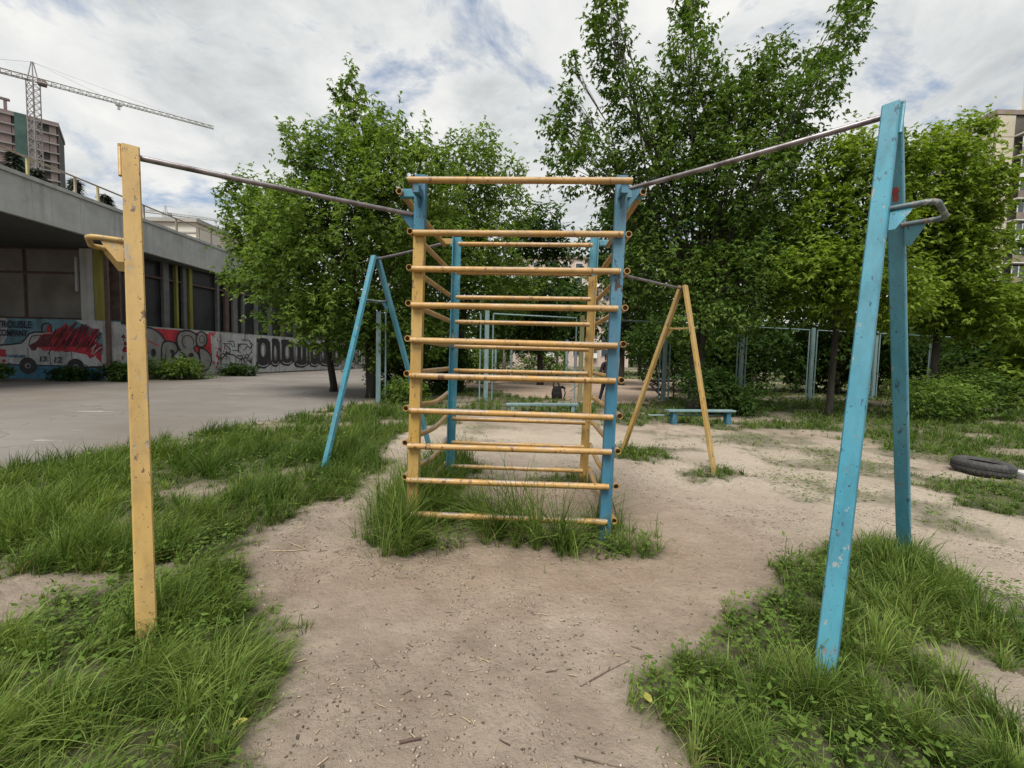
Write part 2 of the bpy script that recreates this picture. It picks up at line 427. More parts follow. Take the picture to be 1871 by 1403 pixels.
def autosmooth(o, ang=40):
    me = o.data
    for p in me.polygons: p.use_smooth = True
    bm = bmesh.new(); bm.from_mesh(me)
    for e in bm.edges:
        e.smooth = not (len(e.link_faces) == 2 and e.calc_face_angle(0) > R(ang))
    bm.to_mesh(me); bm.free()
    return o

# value noise for layout
def _h(ix, iy, seed):
    n = (ix * 374761393 + iy * 668265263 + seed * 1442695041) & 0xFFFFFFFF
    n = ((n ^ (n >> 13)) * 1274126177) & 0xFFFFFFFF
    return ((n ^ (n >> 16)) & 0xFFFF) / 65535.0
def vnoise(x, y, seed=0):
    x = np.asarray(x, float); y = np.asarray(y, float)
    ix = np.floor(x).astype(np.int64); iy = np.floor(y).astype(np.int64)
    fx = x - ix; fy = y - iy; fx = fx * fx * (3 - 2 * fx); fy = fy * fy * (3 - 2 * fy)
    a = _h(ix, iy, seed); b = _h(ix + 1, iy, seed); c = _h(ix, iy + 1, seed); d = _h(ix + 1, iy + 1, seed)
    return (a * (1 - fx) + b * fx) * (1 - fy) + (c * (1 - fx) + d * fx) * fy
def fbm(x, y, seed=0, o=4):
    s = 0; a = 0.5; t = 0
    for i in range(o):
        s = s + a * vnoise(x * 2 ** i, y * 2 ** i, seed + i * 17); t += a; a *= 0.5
    return s / t
def inpoly(x, y, poly):
    r = np.zeros(x.shape, bool); j = len(poly) - 1
    for i in range(len(poly)):
        xi, yi = poly[i]; xj, yj = poly[j]
        if yi != yj:
            c = ((yi > y) != (yj > y)) & (x < (xj - xi) * (y - yi) / (yj - yi) + xi)
            r ^= c
        j = i
    return r

# ------------------------------------------------------------------ ground
# patches of grass on the dirt: outline (m), density, blade length
VERGE = [(-6.05, 5.11), (-5.97, 6.02), (-5.78, 7.22), (-5.54, 8.73), (-5.09, 10.82), (-4.75, 12.84), (-4.15, 14.07), (-3.48, 14.23), (-2.19, 12.94), (-1.29, 9.88), (-1.9, 8.71), (-2.3, 7.6), (-1.7, 6.04), (-1.75, 5.12), (-1.95, 4.6), (-2.02, 4.11), (-2.1, 3.64), (-2.05, 3.28), (-2.39, 3.0), (-2.84, 2.87), (-3.3, 2.8), (-4.2, 2.75), (-6.6, 4.1)]
NEARLEFT = [(-2.72, 2.26), (-2.78, 2.6), (-2.55, 2.88), (-2.03, 3.06), (-1.70, 2.81), (-1.37, 2.51), (-1.17, 2.29), (-1.17, 2.08), (-0.95, 1.85), (-1.02, 1.68), (-1.0, 1.54), (-0.9, 1.30), (-1.64, 0.9), (-2.6, 0.9), (-3.4, 2.0)]
FRONT_L = [(-1.25, 4.1), (-1.15, 4.65), (-0.95, 4.9), (-0.45, 4.4), (-0.12, 4.0), (-0.05, 3.62), (-0.39, 3.44), (-0.72, 3.30), (-1.12, 3.45)]
FRONT_R = [(-0.15, 3.9), (0.26, 3.80), (0.69, 3.97), (1.02, 3.95), (1.22, 3.75), (1.18, 3.45), (0.85, 3.28), (0.44, 3.36), (0.14, 3.50), (-0.13, 3.55)]
INNER = [(-1.0, 4.7), (-1.15, 5.6), (-1.15, 6.6), (-0.65, 6.4), (-0.42, 5.9), (-0.62, 5.4), (-0.60, 4.8)]
BACK = [(-0.5, 5.6), (0.43, 5.7), (0.92, 5.6), (1.15, 5.45), (1.05, 5.19), (0.46, 5.33), (-0.4, 5.3)]
TUFT_A = [(1.6, 7.2), (2.1, 7.9), (2.6, 7.6), (2.6, 6.9), (2.09, 6.5), (1.62, 6.6)]
TUFT_B = [(2.41, 6.06), (3.0, 6.5), (3.3, 6.4), (3.3, 5.92), (2.84, 5.66), (2.4, 5.6)]
RIGHT = [(2.13, 3.31), (2.6, 3.5), (3.3, 3.75), (3.43, 3.47), (3.42, 3.12), (3.5, 2.83), (3.9, 2.5), (3.6, 1.9), (2.80, 2.21), (2.50, 2.30), (2.34, 2.36), (2.2, 2.09), (2.21, 1.92), (2.22, 1.79), (2.15, 1.5), (2.0, 0.9), (0.85, 0.9), (0.80, 1.58), (0.78, 1.79), (0.62, 1.96), (0.80, 2.18), (1.18, 2.46), (1.45, 2.66), (1.91, 2.83)]
STRIP_A = [(4.34, 8.9), (5.31, 9.02), (5.67, 8.22), (5.64, 7.11), (4.79, 6.66), (4.43, 7.18), (3.95, 7.69)]
STRIP_B = [(5.53, 6.16), (6.3, 6.1), (7.1, 5.9), (7.9, 4.88), (6.4, 3.79), (5.4, 4.34), (5.19, 4.92), (5.29, 5.56)]
STRIP_C = [(3.66, 5.68), (4.03, 5.58), (3.98, 5.24), (3.56, 5.1)]
BACKGR = [(-1.29, 9.88), (-2.19, 12.94), (-0.53, 12.0), (0.95, 11.2), (2.27, 10.7), (3.56, 10.2), (5.58, 10.0), (6.4, 9.5), (7.33, 8.9), (7.24, 7.47), (7.86, 6.61), (9.86, 5.3), (60, 20), (60, 60), (19.52, 42.87), (11.26, 30.57), (5.4, 16.23), (2.95, 15.12), (1.6, 17.04), (0.53, 17.0), (-0.78, 20.61), (-5.0, 24.08), (-4.9, 23.45), (-4.31, 14.04)]
FARLAWN = [(-6.9, 31.4), (-1.6, 36.2), (5.1, 35.7), (11.6, 35.1), (14.8, 33.4), (60, 60), (60, 110), (-40, 110), (-14, 48), (-9.3, 42.1)]
PIT = [(-4.9, 24.3), (-0.77, 20.27), (0.53, 16.77), (1.58, 16.8), (2.91, 14.94), (5.26, 15.81), (8.71, 22.44), (14.79, 33.37), (11.63, 35.18), (5.1, 35.71), (-1.63, 36.25), (-5.2, 30.4)]
ROAD = [(-30, -6), (-7.5, -6), (-6.6, 3.97), (-6.1, 5.16), (-6.0, 6.08), (-5.82, 7.31), (-5.6, 8.92), (-5.2, 11.11), (-4.95, 13.4), (-5.0, 16.99), (-5.1, 24.08), (-5.3, 30.5), (-7.0, 36.5), (-10.5, 43.0), (-15.0, 49.0), (-18.4, 21.2), (-18.6, 20.72), (-40, 20.72), (-40, 5)]
SPARSE = [(3.2, 3.9), (5.5, 3.2), (8.0, 4.2), (9.0, 6.0), (7.2, 7.6), (6.6, 9.4), (3.4, 10.2), (0.5, 10.8), (-1.2, 9.6), (-0.9, 7.4), (1.4, 7.4), (3.0, 7.0), (3.4, 5.4)]
PATCHES = [
    # poly, density, length, raggedness, dry share, lean
    (VERGE, 1.0, 0.25, 0.30, 0.03, (0.25, -0.05)), (NEARLEFT, 1.05, 0.185, 0.16, 0.05, (0.42, 0.10)),
    (FRONT_L, 1.5, 0.50, 0.16, 0.04, (0.05, -0.12)), (FRONT_R, 1.5, 0.48, 0.16, 0.05, (0.08, -0.12)),
    (INNER, 1.1, 0.38, 0.25, 0.04, (0.1, -0.05)), (BACK, 0.7, 0.24, 0.2, 0.08, (0.1, 0)),
    (TUFT_A, 1.0, 0.17, 0.25, 0.06, (0.1, 0)), (TUFT_B, 1.0, 0.15, 0.25, 0.06, (0.1, 0)),
    (RIGHT, 1.0, 0.19, 0.20, 0.07, (0.12, -0.05)), (STRIP_A, 0.5, 0.07, 0.7, 0.12, (0.1, 0)),
    (STRIP_B, 0.8, 0.11, 0.5, 0.08, (0.15, 0)), (STRIP_C, 0.5, 0.06, 0.35, 0.15, (0.1, 0)),
    (SPARSE, 0.5, 0.055, 0.6, 0.2, (0.1, 0)),
    (BACKGR, 0.9, 0.17, 0.8, 0.05, (0.1, 0)), (FARLAWN, 0.9, 0.25, 0.8, 0.02, (0.1, 0)),
]
def patch_index(x, y):
    idx = np.full(x.shape, -1)
    for k, (poly, *_r) in enumerate(PATCHES):
        rag = _r[2]; sc = 1.6 / rag
        jx = x + (fbm(x * sc, y * sc, 3 + k, 3) - 0.5) * 2.4 * rag
        jy = y + (fbm(x * sc, y * sc, 53 + k, 3) - 0.5) * 2.4 * rag
        inside = inpoly(jx, jy, poly)
        if poly is SPARSE: inside &= fbm(x * 1.35, y * 2.1, 141, 4) > 0.585
        idx[inside & (idx < 0)] = k
    return idx
# thin spots and strays
def turf_density(x, y, idx):
    d = np.zeros(x.shape)
    for k, p in enumerate(PATCHES): d[idx == k] = p[1]
    hole = fbm(x * 1.1, y * 1.1, 91, 4)
    d = d * np.clip((hole - 0.30) / 0.16, 0.12, 1)
    return d
def gheight(x, y):
    x = np.asarray(x, float); y = np.asarray(y, float)
    amp = np.clip((13.5 - y) / 4, 0, 1) * np.clip((x + 5.2) / 1.5, 0, 1) * np.clip((9.5 - x) / 2, 0, 1)
    return amp * ((fbm(x * 0.9, y * 0.9, 7, 3) - 0.5) * 0.07 + (fbm(x * 4.5, y * 4.5, 21, 3) - 0.5) * 0.045)

def axis(lo, hi, fine_lo, fine_hi, step, g=1.16):
    a = list(np.arange(fine_lo, fine_hi + 1e-6, step))
    s = step; x = fine_hi
    while x < hi: s *= g; x += s; a.append(x)
    s = step; x = fine_lo
    while x > lo: s *= g; x -= s; a.insert(0, x)
    return np.array(a)
gx = axis(-900, 900, -4.2, 4.2, 0.05, 1.06); gy = axis(-300, 1400, 0.9, 6.6, 0.05, 1.045)
XX, YY = np.meshgrid(gx, gy)
ZZ = gheight(XX, YY)
nx, ny = len(gx), len(gy)
gv = np.stack([XX.ravel(), YY.ravel(), ZZ.ravel()], 1)
ii = np.arange(nx * ny).reshape(ny, nx)
gq = np.stack([ii[:-1, :-1].ravel(), ii[:-1, 1:].ravel(), ii[1:, 1:].ravel(), ii[1:, :-1].ravel()], 1)
def fast_mesh(name, v, quads=None, tris=None, mat=None, attr=None, smooth=False):
    me = bpy.data.meshes.new(name)
    fl = []; sizes = []
    if quads is not None and len(quads): fl.append(np.asarray(quads).ravel()); sizes += [4] * len(quads)
    if tris is not None and len(tris): fl.append(np.asarray(tris).ravel()); sizes += [3] * len(tris)
    loops = np.concatenate(fl).astype(np.int32); sizes = np.array(sizes, np.int32)
    me.vertices.add(len(v)); me.vertices.foreach_set('co', np.asarray(v, np.float32).ravel())
    me.loops.add(len(loops)); me.loops.foreach_set('vertex_index', loops)
    me.polygons.add(len(sizes))
    me.polygons.foreach_set('loop_start', np.concatenate([[0], np.cumsum(sizes)[:-1]]).astype(np.int32))
    if smooth: me.polygons.foreach_set('use_smooth', np.ones(len(sizes), bool))
    if mat: me.materials.append(mat)
    if attr:
        for an, av in attr.items():
            a = me.attributes.new(an, 'FLOAT', 'POINT'); a.data.foreach_set('value', np.asarray(av, np.float32))
    me.update(calc_edges=True)
    return me
turf = np.zeros(len(gv)); rgs = np.random.default_rng(2)
for k in range(8):
    js = 0.0 if k == 0 else 0.09
    qx = gv[:, 0] + rgs.normal(0, 1, len(gv)) * js; qy = gv[:, 1] + rgs.normal(0, 1, len(gv)) * js
    gk = patch_index(qx, qy); turf += (gk >= 0) * np.clip(turf_density(qx, qy, gk) * 1.1, 0, 1) / 8
turf[np.abs(gv[:, 0]) > 60] = 1; turf[gv[:, 1] > 90] = 1
def bell(x, y, cx, cy, rx, ry): return np.exp(-((x - cx) / rx) ** 2 - ((y - cy) / ry) ** 2)
gX, gY = gv[:, 0], gv[:, 1]; nz = fbm(gX * 1.2, gY * 1.2, 40, 4)
pale = np.clip((bell(gX, gY, 4.2, 5.4, 2.4, 3.0) + bell(gX, gY, 0.5, 8.0, 2.6, 1.9) + bell(gX, gY, -2.2, 8.0, 1.0, 1.0) + bell(gX, gY, 3.6, 2.2, 1.2, 0.8)) * (0.4 + 1.3 * nz), 0, 1)
worn = np.clip(sum(bell(gX, gY, fx_, fy_, 0.16, 0.16) for fx_, fy_ in ((-1.86, 2.18), (1.59, 2.09), (3.21, 3.46), (-2.51, 5.83), (-1.39, 7.41), (2.86, 6.05), (1.85, 7.2), (-0.85, 3.79), (0.83, 3.7), (-0.76, 5.47), (0.92, 5.38))) + (bell(gX, gY, 0.15, 3.1, 1.5, 0.55) * 1.1 + bell(gX, gY, 0.4, 4.6, 0.9, 0.8) * 0.9 + bell(gX, gY, 1.6, 3.9, 0.9, 0.8) * 0.8) * (0.2 + 1.5 * nz), 0, 1)  # small bells paint contact shade at the feet; wide ones are trodden brown earth
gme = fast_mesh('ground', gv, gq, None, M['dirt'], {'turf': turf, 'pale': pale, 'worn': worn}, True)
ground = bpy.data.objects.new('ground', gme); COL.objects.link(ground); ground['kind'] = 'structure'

def flat_poly(name, poly, z, mat, rag=0.0, seed=0):
    pts = []
    n = len(poly)
    for i in range(n):
        a = np.array(poly[i]); b = np.array(poly[(i + 1) % n]); L = np.linalg.norm(b - a); k = max(1, int(L / 0.35)) if rag else 1
        if L > 14: k = 1
        for j in range(k):
            p = a + (b - a) * j / k
            if rag:
                p = p + (np.array([fbm(p[0] * 2, p[1] * 2, seed), fbm(p[0] * 2, p[1] * 2, seed + 9)]) - 0.5) * rag
            pts.append((p[0], p[1], z))
    tri = tessellate_polygon([[Vector(p) for p in pts]])
    fs = []
    for t in tri:
        a, b, c = (Vector(pts[i]) for i in t)
        fs.append(t if (b - a).cross(c - a).z > 0 else (t[0], t[2], t[1]))
    o = mk(name, pts, fs, mat)
    return o
road = flat_poly('road', ROAD, 0.006, M['asphalt'], 0.5, 4); road['kind'] = 'structure'
pit = flat_poly('sand_path', PIT, 0.010, M['sand'], 0.8, 14); pit['kind'] = 'structure'

# ------------------------------------------------------------------ graffiti building
WALL_Y = 20.8
A_S = Vector((-18.9, 20.8, 0)); B_S = Vector((-15.3, 48.0, 0)); U_S = (B_S - A_S).normalized(); N_S = Vector((U_S.y, -U_S.x, 0))
SIDE_LEN = 30.5
bld = thing('pavilion', 'long low concrete pavilion with overhanging roof slab and graffiti on its base wall', 'building', (-18.9, 20.8, 0))
# base walls
g = G(); g.box((-29.0, WALL_Y + 0.2, 1.42), (20.2, 0.4, 2.84)); front_wall = g.build('base_wall', M['mural_sky'], bld)
front_wall['label'] = 'base wall painted with a white police car on light blue'
g = G()
mid = A_S + U_S * (SIDE_LEN / 2) - N_S * 0.2
g.box((mid.x, mid.y, 1.35), (0.4, SIDE_LEN, 2.70), math.atan2(U_S.y, U_S.x) - math.pi / 2)
side_wall = g.build('base_wall', M['whitewash'], bld)
side_wall['label'] = 'whitewashed base wall covered with bubble lettering'
# corner pier, a broken render strip
g = G(); g.box((-18.82, 20.62, 1.38), (0.55, 0.36, 2.76), 0.1); g.build('corner_pier', M['whitewash'], bld)
g = G(); g.box((-18.75, 20.36, 3.1), (0.16, 0.10, 6.2)); g.build('downpipe', M['rust_brown'], bld)
# roof slab with fascia
g = G(); g.box((-32.2, 21.0, 7.085), (28.0, 30.0, 1.57)); slab = g.build('roof_slab', M['concrete'], bld)
# shutter-board joints along the fascia: thin raised strips
for i in range(16):
    g = G(); g.box((-18.194, 7.6 + i * 1.85, 7.085), (0.014, 0.035, 1.56)); g.build('board_joint', M['concrete'], slab)
g = G(); g.box((-18.17, 21.0, 7.82), (0.10, 30.0, 0.14)); g.build('drip_edge', M['concrete'], slab)
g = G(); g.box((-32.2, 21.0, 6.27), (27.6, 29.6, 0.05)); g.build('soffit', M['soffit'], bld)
# front upper wall: grey infill panels in a dark frame
g = G(); g.box((-29.0, WALL_Y + 0.55, 4.55), (20.0, 0.1, 3.4)); g.build('backing_wall', M['rust_brown'], bld)
for (x0, x1) in ((-39, -34.5), (-34.3, -29.8), (-29.6, -25.3), (-25.1, -23.55), (-23.35, -20.75)):
    for (z0, z1) in ((2.95, 5.02), (5.14, 6.16)):
        g = G(); g.box(((x0 + x1) / 2, WALL_Y + 0.46, (z0 + z1) / 2), (x1 - x0, 0.07, z1 - z0)); g.build('infill_panel', M['panel'], bld)
g = G(); g.box((-20.25, WALL_Y + 0.32, 4.53), (0.62, 0.3, 3.35)); g.build('column', M['concrete'], bld)
g = G(); g.box((-19.55, WALL_Y + 0.05, 4.53), (0.30, 0.2, 3.38)); g.build('column', M['mullion_yellow'], bld)
g = G(); g.box((-20.75, WALL_Y + 0.2, 5.0), (0.10, 0.08, 1.6)); g.build('peeling_strip', M['g_white'], bld)
# side upper wall
for s0, s1 in ((0.0, 15.2), (15.3, SIDE_LEN)):
    a = A_S + U_S * ((s0 + s1) / 2) - N_S * 0.75
    g = G(); g.box((a.x, a.y, 4.48), (0.06, s1 - s0, 3.55), math.atan2(U_S.y, U_S.x) - math.pi / 2); g.build('dark_glazing', M['panel_dark'], bld)
ang = math.atan2(U_S.y, U_S.x) - math.pi / 2
for s, w, mt in ((0.55, 0.22, 'rust_brown'), (1.6, 0.09, 'mullion_yellow'), (3.25, 0.34, 'mullion_grey'), (3.92, 0.11, 'mullion_yellow'), (4.42, 0.22, 'mullion_grey'),
                 (4.82, 0.20, 'mullion_yellow'), (6.8, 0.16, 'mullion_grey'), (7.5, 0.3, 'rust_brown'), (8.2, 0.36, 'mullion_grey'), (8.95, 0.14, 'mullion_grey'),
                 (10.2, 0.2, 'mullion_grey'), (11.6, 0.34, 'mullion_grey'), (13.0, 0.2, 'rust_brown'), (14.6, 0.34, 'mullion_grey'), (17.0, 0.3, 'mullion_grey'), (20.0, 0.4, 'mullion_grey'), (24.0, 0.4, 'mullion_grey'), (28.0, 0.4, 'mullion_grey')):
    a = A_S + U_S * s - N_S * 0.55
    g = G(); g.box((a.x, a.y, 4.47), (0.18, w, 3.54), ang); g.build('mullion', M[mt], bld)
a = A_S + U_S * 7.6 - N_S * 0.60
g = G(); g.box((a.x, a.y, 5.35), (0.12, 15.0, 0.10), ang); g.build('transom', M['rust_brown'], bld)
# railing on the roof edge
rail = G(); rail.beam((-18.4, 7.0, 8.62), (-18.4, 35.4, 8.62), (1, 0, 0), 0.06, 0.06, 0.01)
railing = rail.build('railing', M['rail'], bld)
ry = [8.5, 10.6, 12.7, 14.8, 16.9, 18.7, 19.7, 22.1, 24.2, 25.9, 27.8, 29.8, 31.8, 33.8]
for i, y in enumerate(ry):
    g = G(); g.beam((-18.4, y, 7.87), (-18.4, y, 8.59), (1, 0, 0), 0.07, 0.07)
    g.build('railing_post', M['rail_yellow'] if i in (4, 6, 2) else M['rail'], railing)

# ---- drawing on walls
class Wall:
    def __init__(self, O, U, N):
        self.O, self.U, self.N = Vector(O), Vector(U), Vector(N); self.k = 0; self.groups = {}; self.tagid = 0
        self.single = {'bubble_letter', 'letter_outline', 'mural_cloud', 'wheel_hub', 'lettering', 'base_coat', 'black_letter', 'letter_light'}
    def P(self, x, y): return self.O + self.U * x + Vector((0, 0, 1)) * y + self.N * (0.006 + 0.00025 * self.k)
    def _add(self, key, vs, fs):
        if key[0] in self.single: key = (*key, self.tagid)
        g = self.groups.setdefault(key, G()); g.add(vs, fs)
    def poly(self, key, pts):
        self.k += 1
        tri = tessellate_polygon([[Vector((p[0], p[1], 0)) for p in pts]])
        vs = [self.P(*p) for p in pts]; fs = []
        for t in tri:
            n = (vs[t[1]] - vs[t[0]]).cross(vs[t[2]] - vs[t[0]])
            fs.append(t if n.dot(self.N) > 0 else (t[0], t[2], t[1]))
        self._add(key, vs, fs)
    def stroke(self, key, pts, w):
        for i in range(len(pts) - 1):
            a = Vector((*pts[i], 0)); b = Vector((*pts[i + 1], 0)); d = b - a
            if d.length < 1e-5: continue
            d.normalize(); n = Vector((-d.y, d.x, 0)) * w / 2; e = d * w * 0.3
            q = [a - e + n * 0.7, a + n, b + n, b + e + n * 0.7, b + e - n * 0.7, b - n, a - n, a - e - n * 0.7]
            self.poly(key, [(p.x, p.y) for p in q])
    def ell(self, key, cx, cy, rx, ry, n=22, a0=0, a1=360):
        self.poly(key, [(cx + rx * math.cos(R(a0 + (a1 - a0) * i / n)), cy + ry * math.sin(R(a0 + (a1 - a0) * i / n))) for i in range(n if a1 - a0 >= 360 else n + 1)])
    def arc(self, key, cx, cy, rx, ry, a0, a1, w, n=14):
        self.stroke(key, [(cx + rx * math.cos(R(a0 + (a1 - a0) * i / n)), cy + ry * math.sin(R(a0 + (a1 - a0) * i / n))) for i in range(n + 1)], w)
    def text(self, key, s, x, y, size, ang=0, shear=0.0, off=0.0, sx=1.0):
        self.k += 1; self.tagid += 1
        c = bpy.data.curves.new('lettering', 'FONT'); c.body = s; c.size = size; c.shear = shear; c.offset = off; c.resolution_u = 3
        o = bpy.data.objects.new('lettering', c); COL.objects.link(o)
        dg = bpy.context.evaluated_depsgraph_get()
        me = o.evaluated_get(dg).to_mesh()
        ca, sa = math.cos(R(ang)), math.sin(R(ang))
        vs = [self.P(x + (v.co.x * ca * sx - v.co.y * sa), y + (v.co.x * sx * sa + v.co.y * ca)) for v in me.vertices]
        fs = []
        for p in me.polygons:
            q = tuple(p.vertices); n = (vs[q[1]] - vs[q[0]]).cross(vs[q[2]] - vs[q[0]])
            fs.append(q if n.dot(self.N) > 0 else tuple(reversed(q)))
        self._add(key, vs, fs)
        o.evaluated_get(dg).to_mesh_clear()
        bpy.data.objects.remove(o); bpy.data.curves.remove(c)
    def finish(self, parent, names):
        for key, g in self.groups.items():
            o = g.build(key[0], M[key[1]], parent)
            if key[0] in ('red_spray', 'dark_spray', 'dark_splatter', 'white_scratch', 'car_outline', 'scribble', 'letter_light', 'letter_outline', 'red_line', 'car_body'): o['kind'] = 'stuff'

rnd = random.Random(11)
W = Wall((-24.33, WALL_Y, 0), (1, 0, 0), (0, -1, 0))
def c(zx, zy): return (zx * 0.003473, (945 + 0.02 * zx - zy) * 0.00327)
def cl(*p): return [c(p[i], p[i + 1]) for i in range(0, len(p), 2)]
BG = ('mural_ground', 'mural_deep')
W.poly(BG, cl(-1800, 945, -1800, 770, 0, 750, 260, 762, 700, 770, 1480, 790, 1480, 960, 0, 948))
W.poly(('mural_cloud', 'g_white'), cl(-60, 480, -40, 300, -80, 130, 20, 75, 110, 78, 130, 130, 110, 330, 60, 440))
W.tagid = 1
W.poly(('mural_cloud', 'g_white'), cl(1060, 110, 1250, 95, 1500, 120, 1560, 200, 1550, 300, 1440, 310, 1340, 240, 1200, 190))
BODY = ('car_body', 'g_white'); OUT = ('car_outline', 'g_black'); RED = ('red_spray', 'g_red'); MAR = ('dark_spray', 'g_maroon')
W.poly(BODY, cl(-260, 740, -260, 500, 0, 480, 150, 470, 300, 450, 360, 390, 420, 310, 500, 285, 620, 285, 900, 290, 1150, 330, 1250, 420, 1470, 560, 1475, 770, 900, 770, 500, 760, 100, 748))
W.stroke(OUT, cl(-260, 490, 0, 470, 150, 458, 290, 438, 350, 385, 410, 305, 490, 277, 620, 280), 0.07)
W.stroke(OUT, cl(400, 470, 420, 390, 450, 335, 520, 322, 620, 320), 0.045)
W.stroke(OUT, cl(-260, 735, 0, 742, 250, 752), 0.07)
W.stroke(OUT, cl(480, 755, 700, 762, 900, 766), 0.06)
W.stroke(OUT, cl(1130, 785, 1300, 780, 1475, 772), 0.085)
W.stroke(OUT, cl(385, 500, 388, 640), 0.03); W.stroke(OUT, cl(680, 540, 690, 755), 0.03); W.stroke(OUT, cl(980, 560, 985, 660), 0.03)
W.stroke(OUT, cl(585, 270, 590, 190, 620, 155, 680, 150, 715, 180, 722, 270), 0.06)
W.poly(RED, cl(650, 285, 655, 190, 690, 172, 712, 195, 720, 285))
for (x, y) in ((625, 520), (915, 535)):
    W.ell(RED if x < 700 else OUT, *c(x, y), 0.18, 0.10); W.ell(BODY, *c(x, y - 6), 0.12, 0.05)
W.poly(RED, cl(-20, 525, 80, 530, 90, 640, -20, 635)); W.poly(RED, cl(25, 672, 80, 675, 78, 715, 28, 715))
W.poly(RED, cl(1320, 580, 1385, 575, 1390, 740, 1370, 700, 1315, 640))
for x, y in ((378, 765), (1032, 780)):
    W.tagid += 1
    W.ell(OUT, *c(x, y), 0.42, 0.40); W.ell(('wheel_hub', 'g_grey'), *c(x, y), 0.15, 0.125); W.ell(OUT, *c(x + 4, y + 4), 0.09, 0.07)
W.poly(RED, cl(450, 500, 520, 420, 560, 330, 620, 300, 760, 290, 860, 200, 920, 140, 960, 300, 1200, 330, 1420, 480, 1440, 540, 1330, 600, 1230, 660, 1190, 600, 1000, 560, 720, 545, 520, 500))
W.poly(MAR, cl(400, 470, 500, 420, 600, 320, 780, 300, 1000, 310, 1200, 380, 1330, 470, 1200, 500, 900, 480, 700, 490, 520, 480, 500, 540, 440, 545))
for i in range(110):
    x = rnd.uniform(780, 1400); top = 130 + abs(x - 1080) * 0.28 + rnd.uniform(0, 160); ln = rnd.uniform(60, 240)
    key = MAR if rnd.random() < 0.72 else RED
    W.stroke(key, [c(x, top), c(x - ln * 0.32, top + ln * 0.5), c(x - ln * 0.62, top + ln)], rnd.uniform(0.02, 0.06))
for i in range(16):
    x = rnd.uniform(1180, 1400); y = rnd.uniform(420, 540)
    W.stroke(MAR if rnd.random() < 0.5 else ('white_scratch', 'g_white'), [c(x, y + 60), c(x + rnd.uniform(40, 90), y)], 0.03)
NAV = ('lettering', 'g_navy')
W.text(NAV, 'TROUBLE', c(0, 225)[0] - 0.02, c(0, 212)[1], 0.46, 0, 0.12, 0.012, 0.83)
W.text(NAV, 'COMPANY', c(0, 330)[0] - 0.02, c(0, 330)[1], 0.42, 0, 0.1, 0.012, 0.70)
W.text(('lettering', 'g_black'), '13', *c(545, 700), 0.36, 0, 0.12, 0.01, 1.05); W.text(('lettering', 'g_black'), '12', *c(735, 715), 0.38, 0, 0.12, 0.01, 1.15)
W.text(('lettering', 'g_blue'), 'полиция', *c(105, 640), 0.22, 0, 0.1, 0.004, 1.0)
W.finish(front_wall, {})

S = Wall(A_S, U_S, N_S)                 # side wall, x = metres along it, y = height
WH = ('base_coat', 'g_white'); GR = ('bubble_letter', 'g_grey'); BK = ('letter_outline', 'g_black'); RD = ('red_spray', 'g_red')
def blob(key, pts, okey=None, w=0.1):
    # smooth closed outline (Catmull-Rom)
    q = []; n = len(pts)
    for i in range(n):
        p0, p1, p2, p3 = (Vector(pts[(i + j - 1) % n]) for j in range(4))
        for t in (0, 0.25, 0.5, 0.75):
            q.append(tuple(0.5 * ((2 * p1) + (p2 - p0) * t + (2 * p0 - 5 * p1 + 4 * p2 - p3) * t * t + (3 * p1 - p0 - 3 * p2 + p3) * t ** 3)))
    S.tagid += 1
    S.poly(key, q)
    if okey: S.stroke(okey, q + [q[0]], w)
S.poly(WH, [(0.25, 0.3), (0.2, 2.6), (1.2, 2.62), (3.0, 2.65), (6.4, 2.66), (6.5, 0.1), (1.0, 0.15)])
for i in range(34):
    S.ell(('dark_splatter', 'g_maroon') if i % 3 else RD, rnd.uniform(0.3, 1.0), rnd.uniform(0.9, 2.5), rnd.uniform(0.03, 0.10), rnd.uniform(0.03, 0.12), 9)
S.poly(RD, [(2.0, 2.62), (2.6, 1.7), (3.3, 1.9), (3.6, 2.62)])
for i in range(26):
    S.ell(RD, rnd.uniform(5.3, 6.3), rnd.uniform(0.3, 2.6), rnd.uniform(0.03, 0.12), rnd.uniform(0.04, 0.14), 10)
S.poly(RD, [(4.6, 2.55), (5.6, 2.5), (5.7, 1.3), (5.4, 0.35), (4.4, 0.15), (4.0, 0.3)])
blob(GR, [(1.0, 0.4), (0.9, 1.6), (1.2, 2.5), (1.9, 2.6), (2.5, 2.2), (2.75, 1.5), (2.6, 0.6), (2.0, 0.3)], BK, 0.09)
S.stroke(('red_line', 'g_red'), [(1.15, 1.85), (1.5, 2.05), (2.0, 1.8), (2.3, 1.75)], 0.05)
S.ell(BK, 1.95, 1.35, 0.14, 0.22); S.ell(WH, 1.25, 1.4, 0.10, 0.28); S.ell(BK, 1.6, 1.38, 0.06, 0.09)
blob(GR, [(2.5, 0.5), (2.4, 1.5), (2.6, 1.95), (3.2, 1.9), (3.35, 1.5), (3.1, 1.2), (3.4, 0.9), (3.45, 0.3), (2.9, 0.15)], BK, 0.09)
S.poly(BK, [(2.9, 1.55), (3.15, 1.5), (3.12, 1.05), (2.95, 1.05), (2.97, 1.35), (2.88, 1.38)])
S.stroke(BK, [(2.6, 1.3), (2.62, 0.65), (3.15, 0.6)], 0.04)
blob(GR, [(3.3, 2.0), (3.5, 2.5), (4.1, 2.62), (4.6, 2.4), (4.65, 1.9), (4.4, 1.6), (4.75, 1.2), (4.75, 0.5), (4.2, 0.2), (3.55, 0.3), (3.5, 0.9), (3.8, 1.2), (3.5, 1.5)], BK, 0.1)
S.arc(BK, 4.0, 2.0, 0.38, 0.36, -20, 250, 0.045); S.stroke(BK, [(3.45, 1.25), (3.8, 1.15), (4.15, 1.25)], 0.06); S.ell(BK, 4.2, 1.25, 0.17, 0.13)
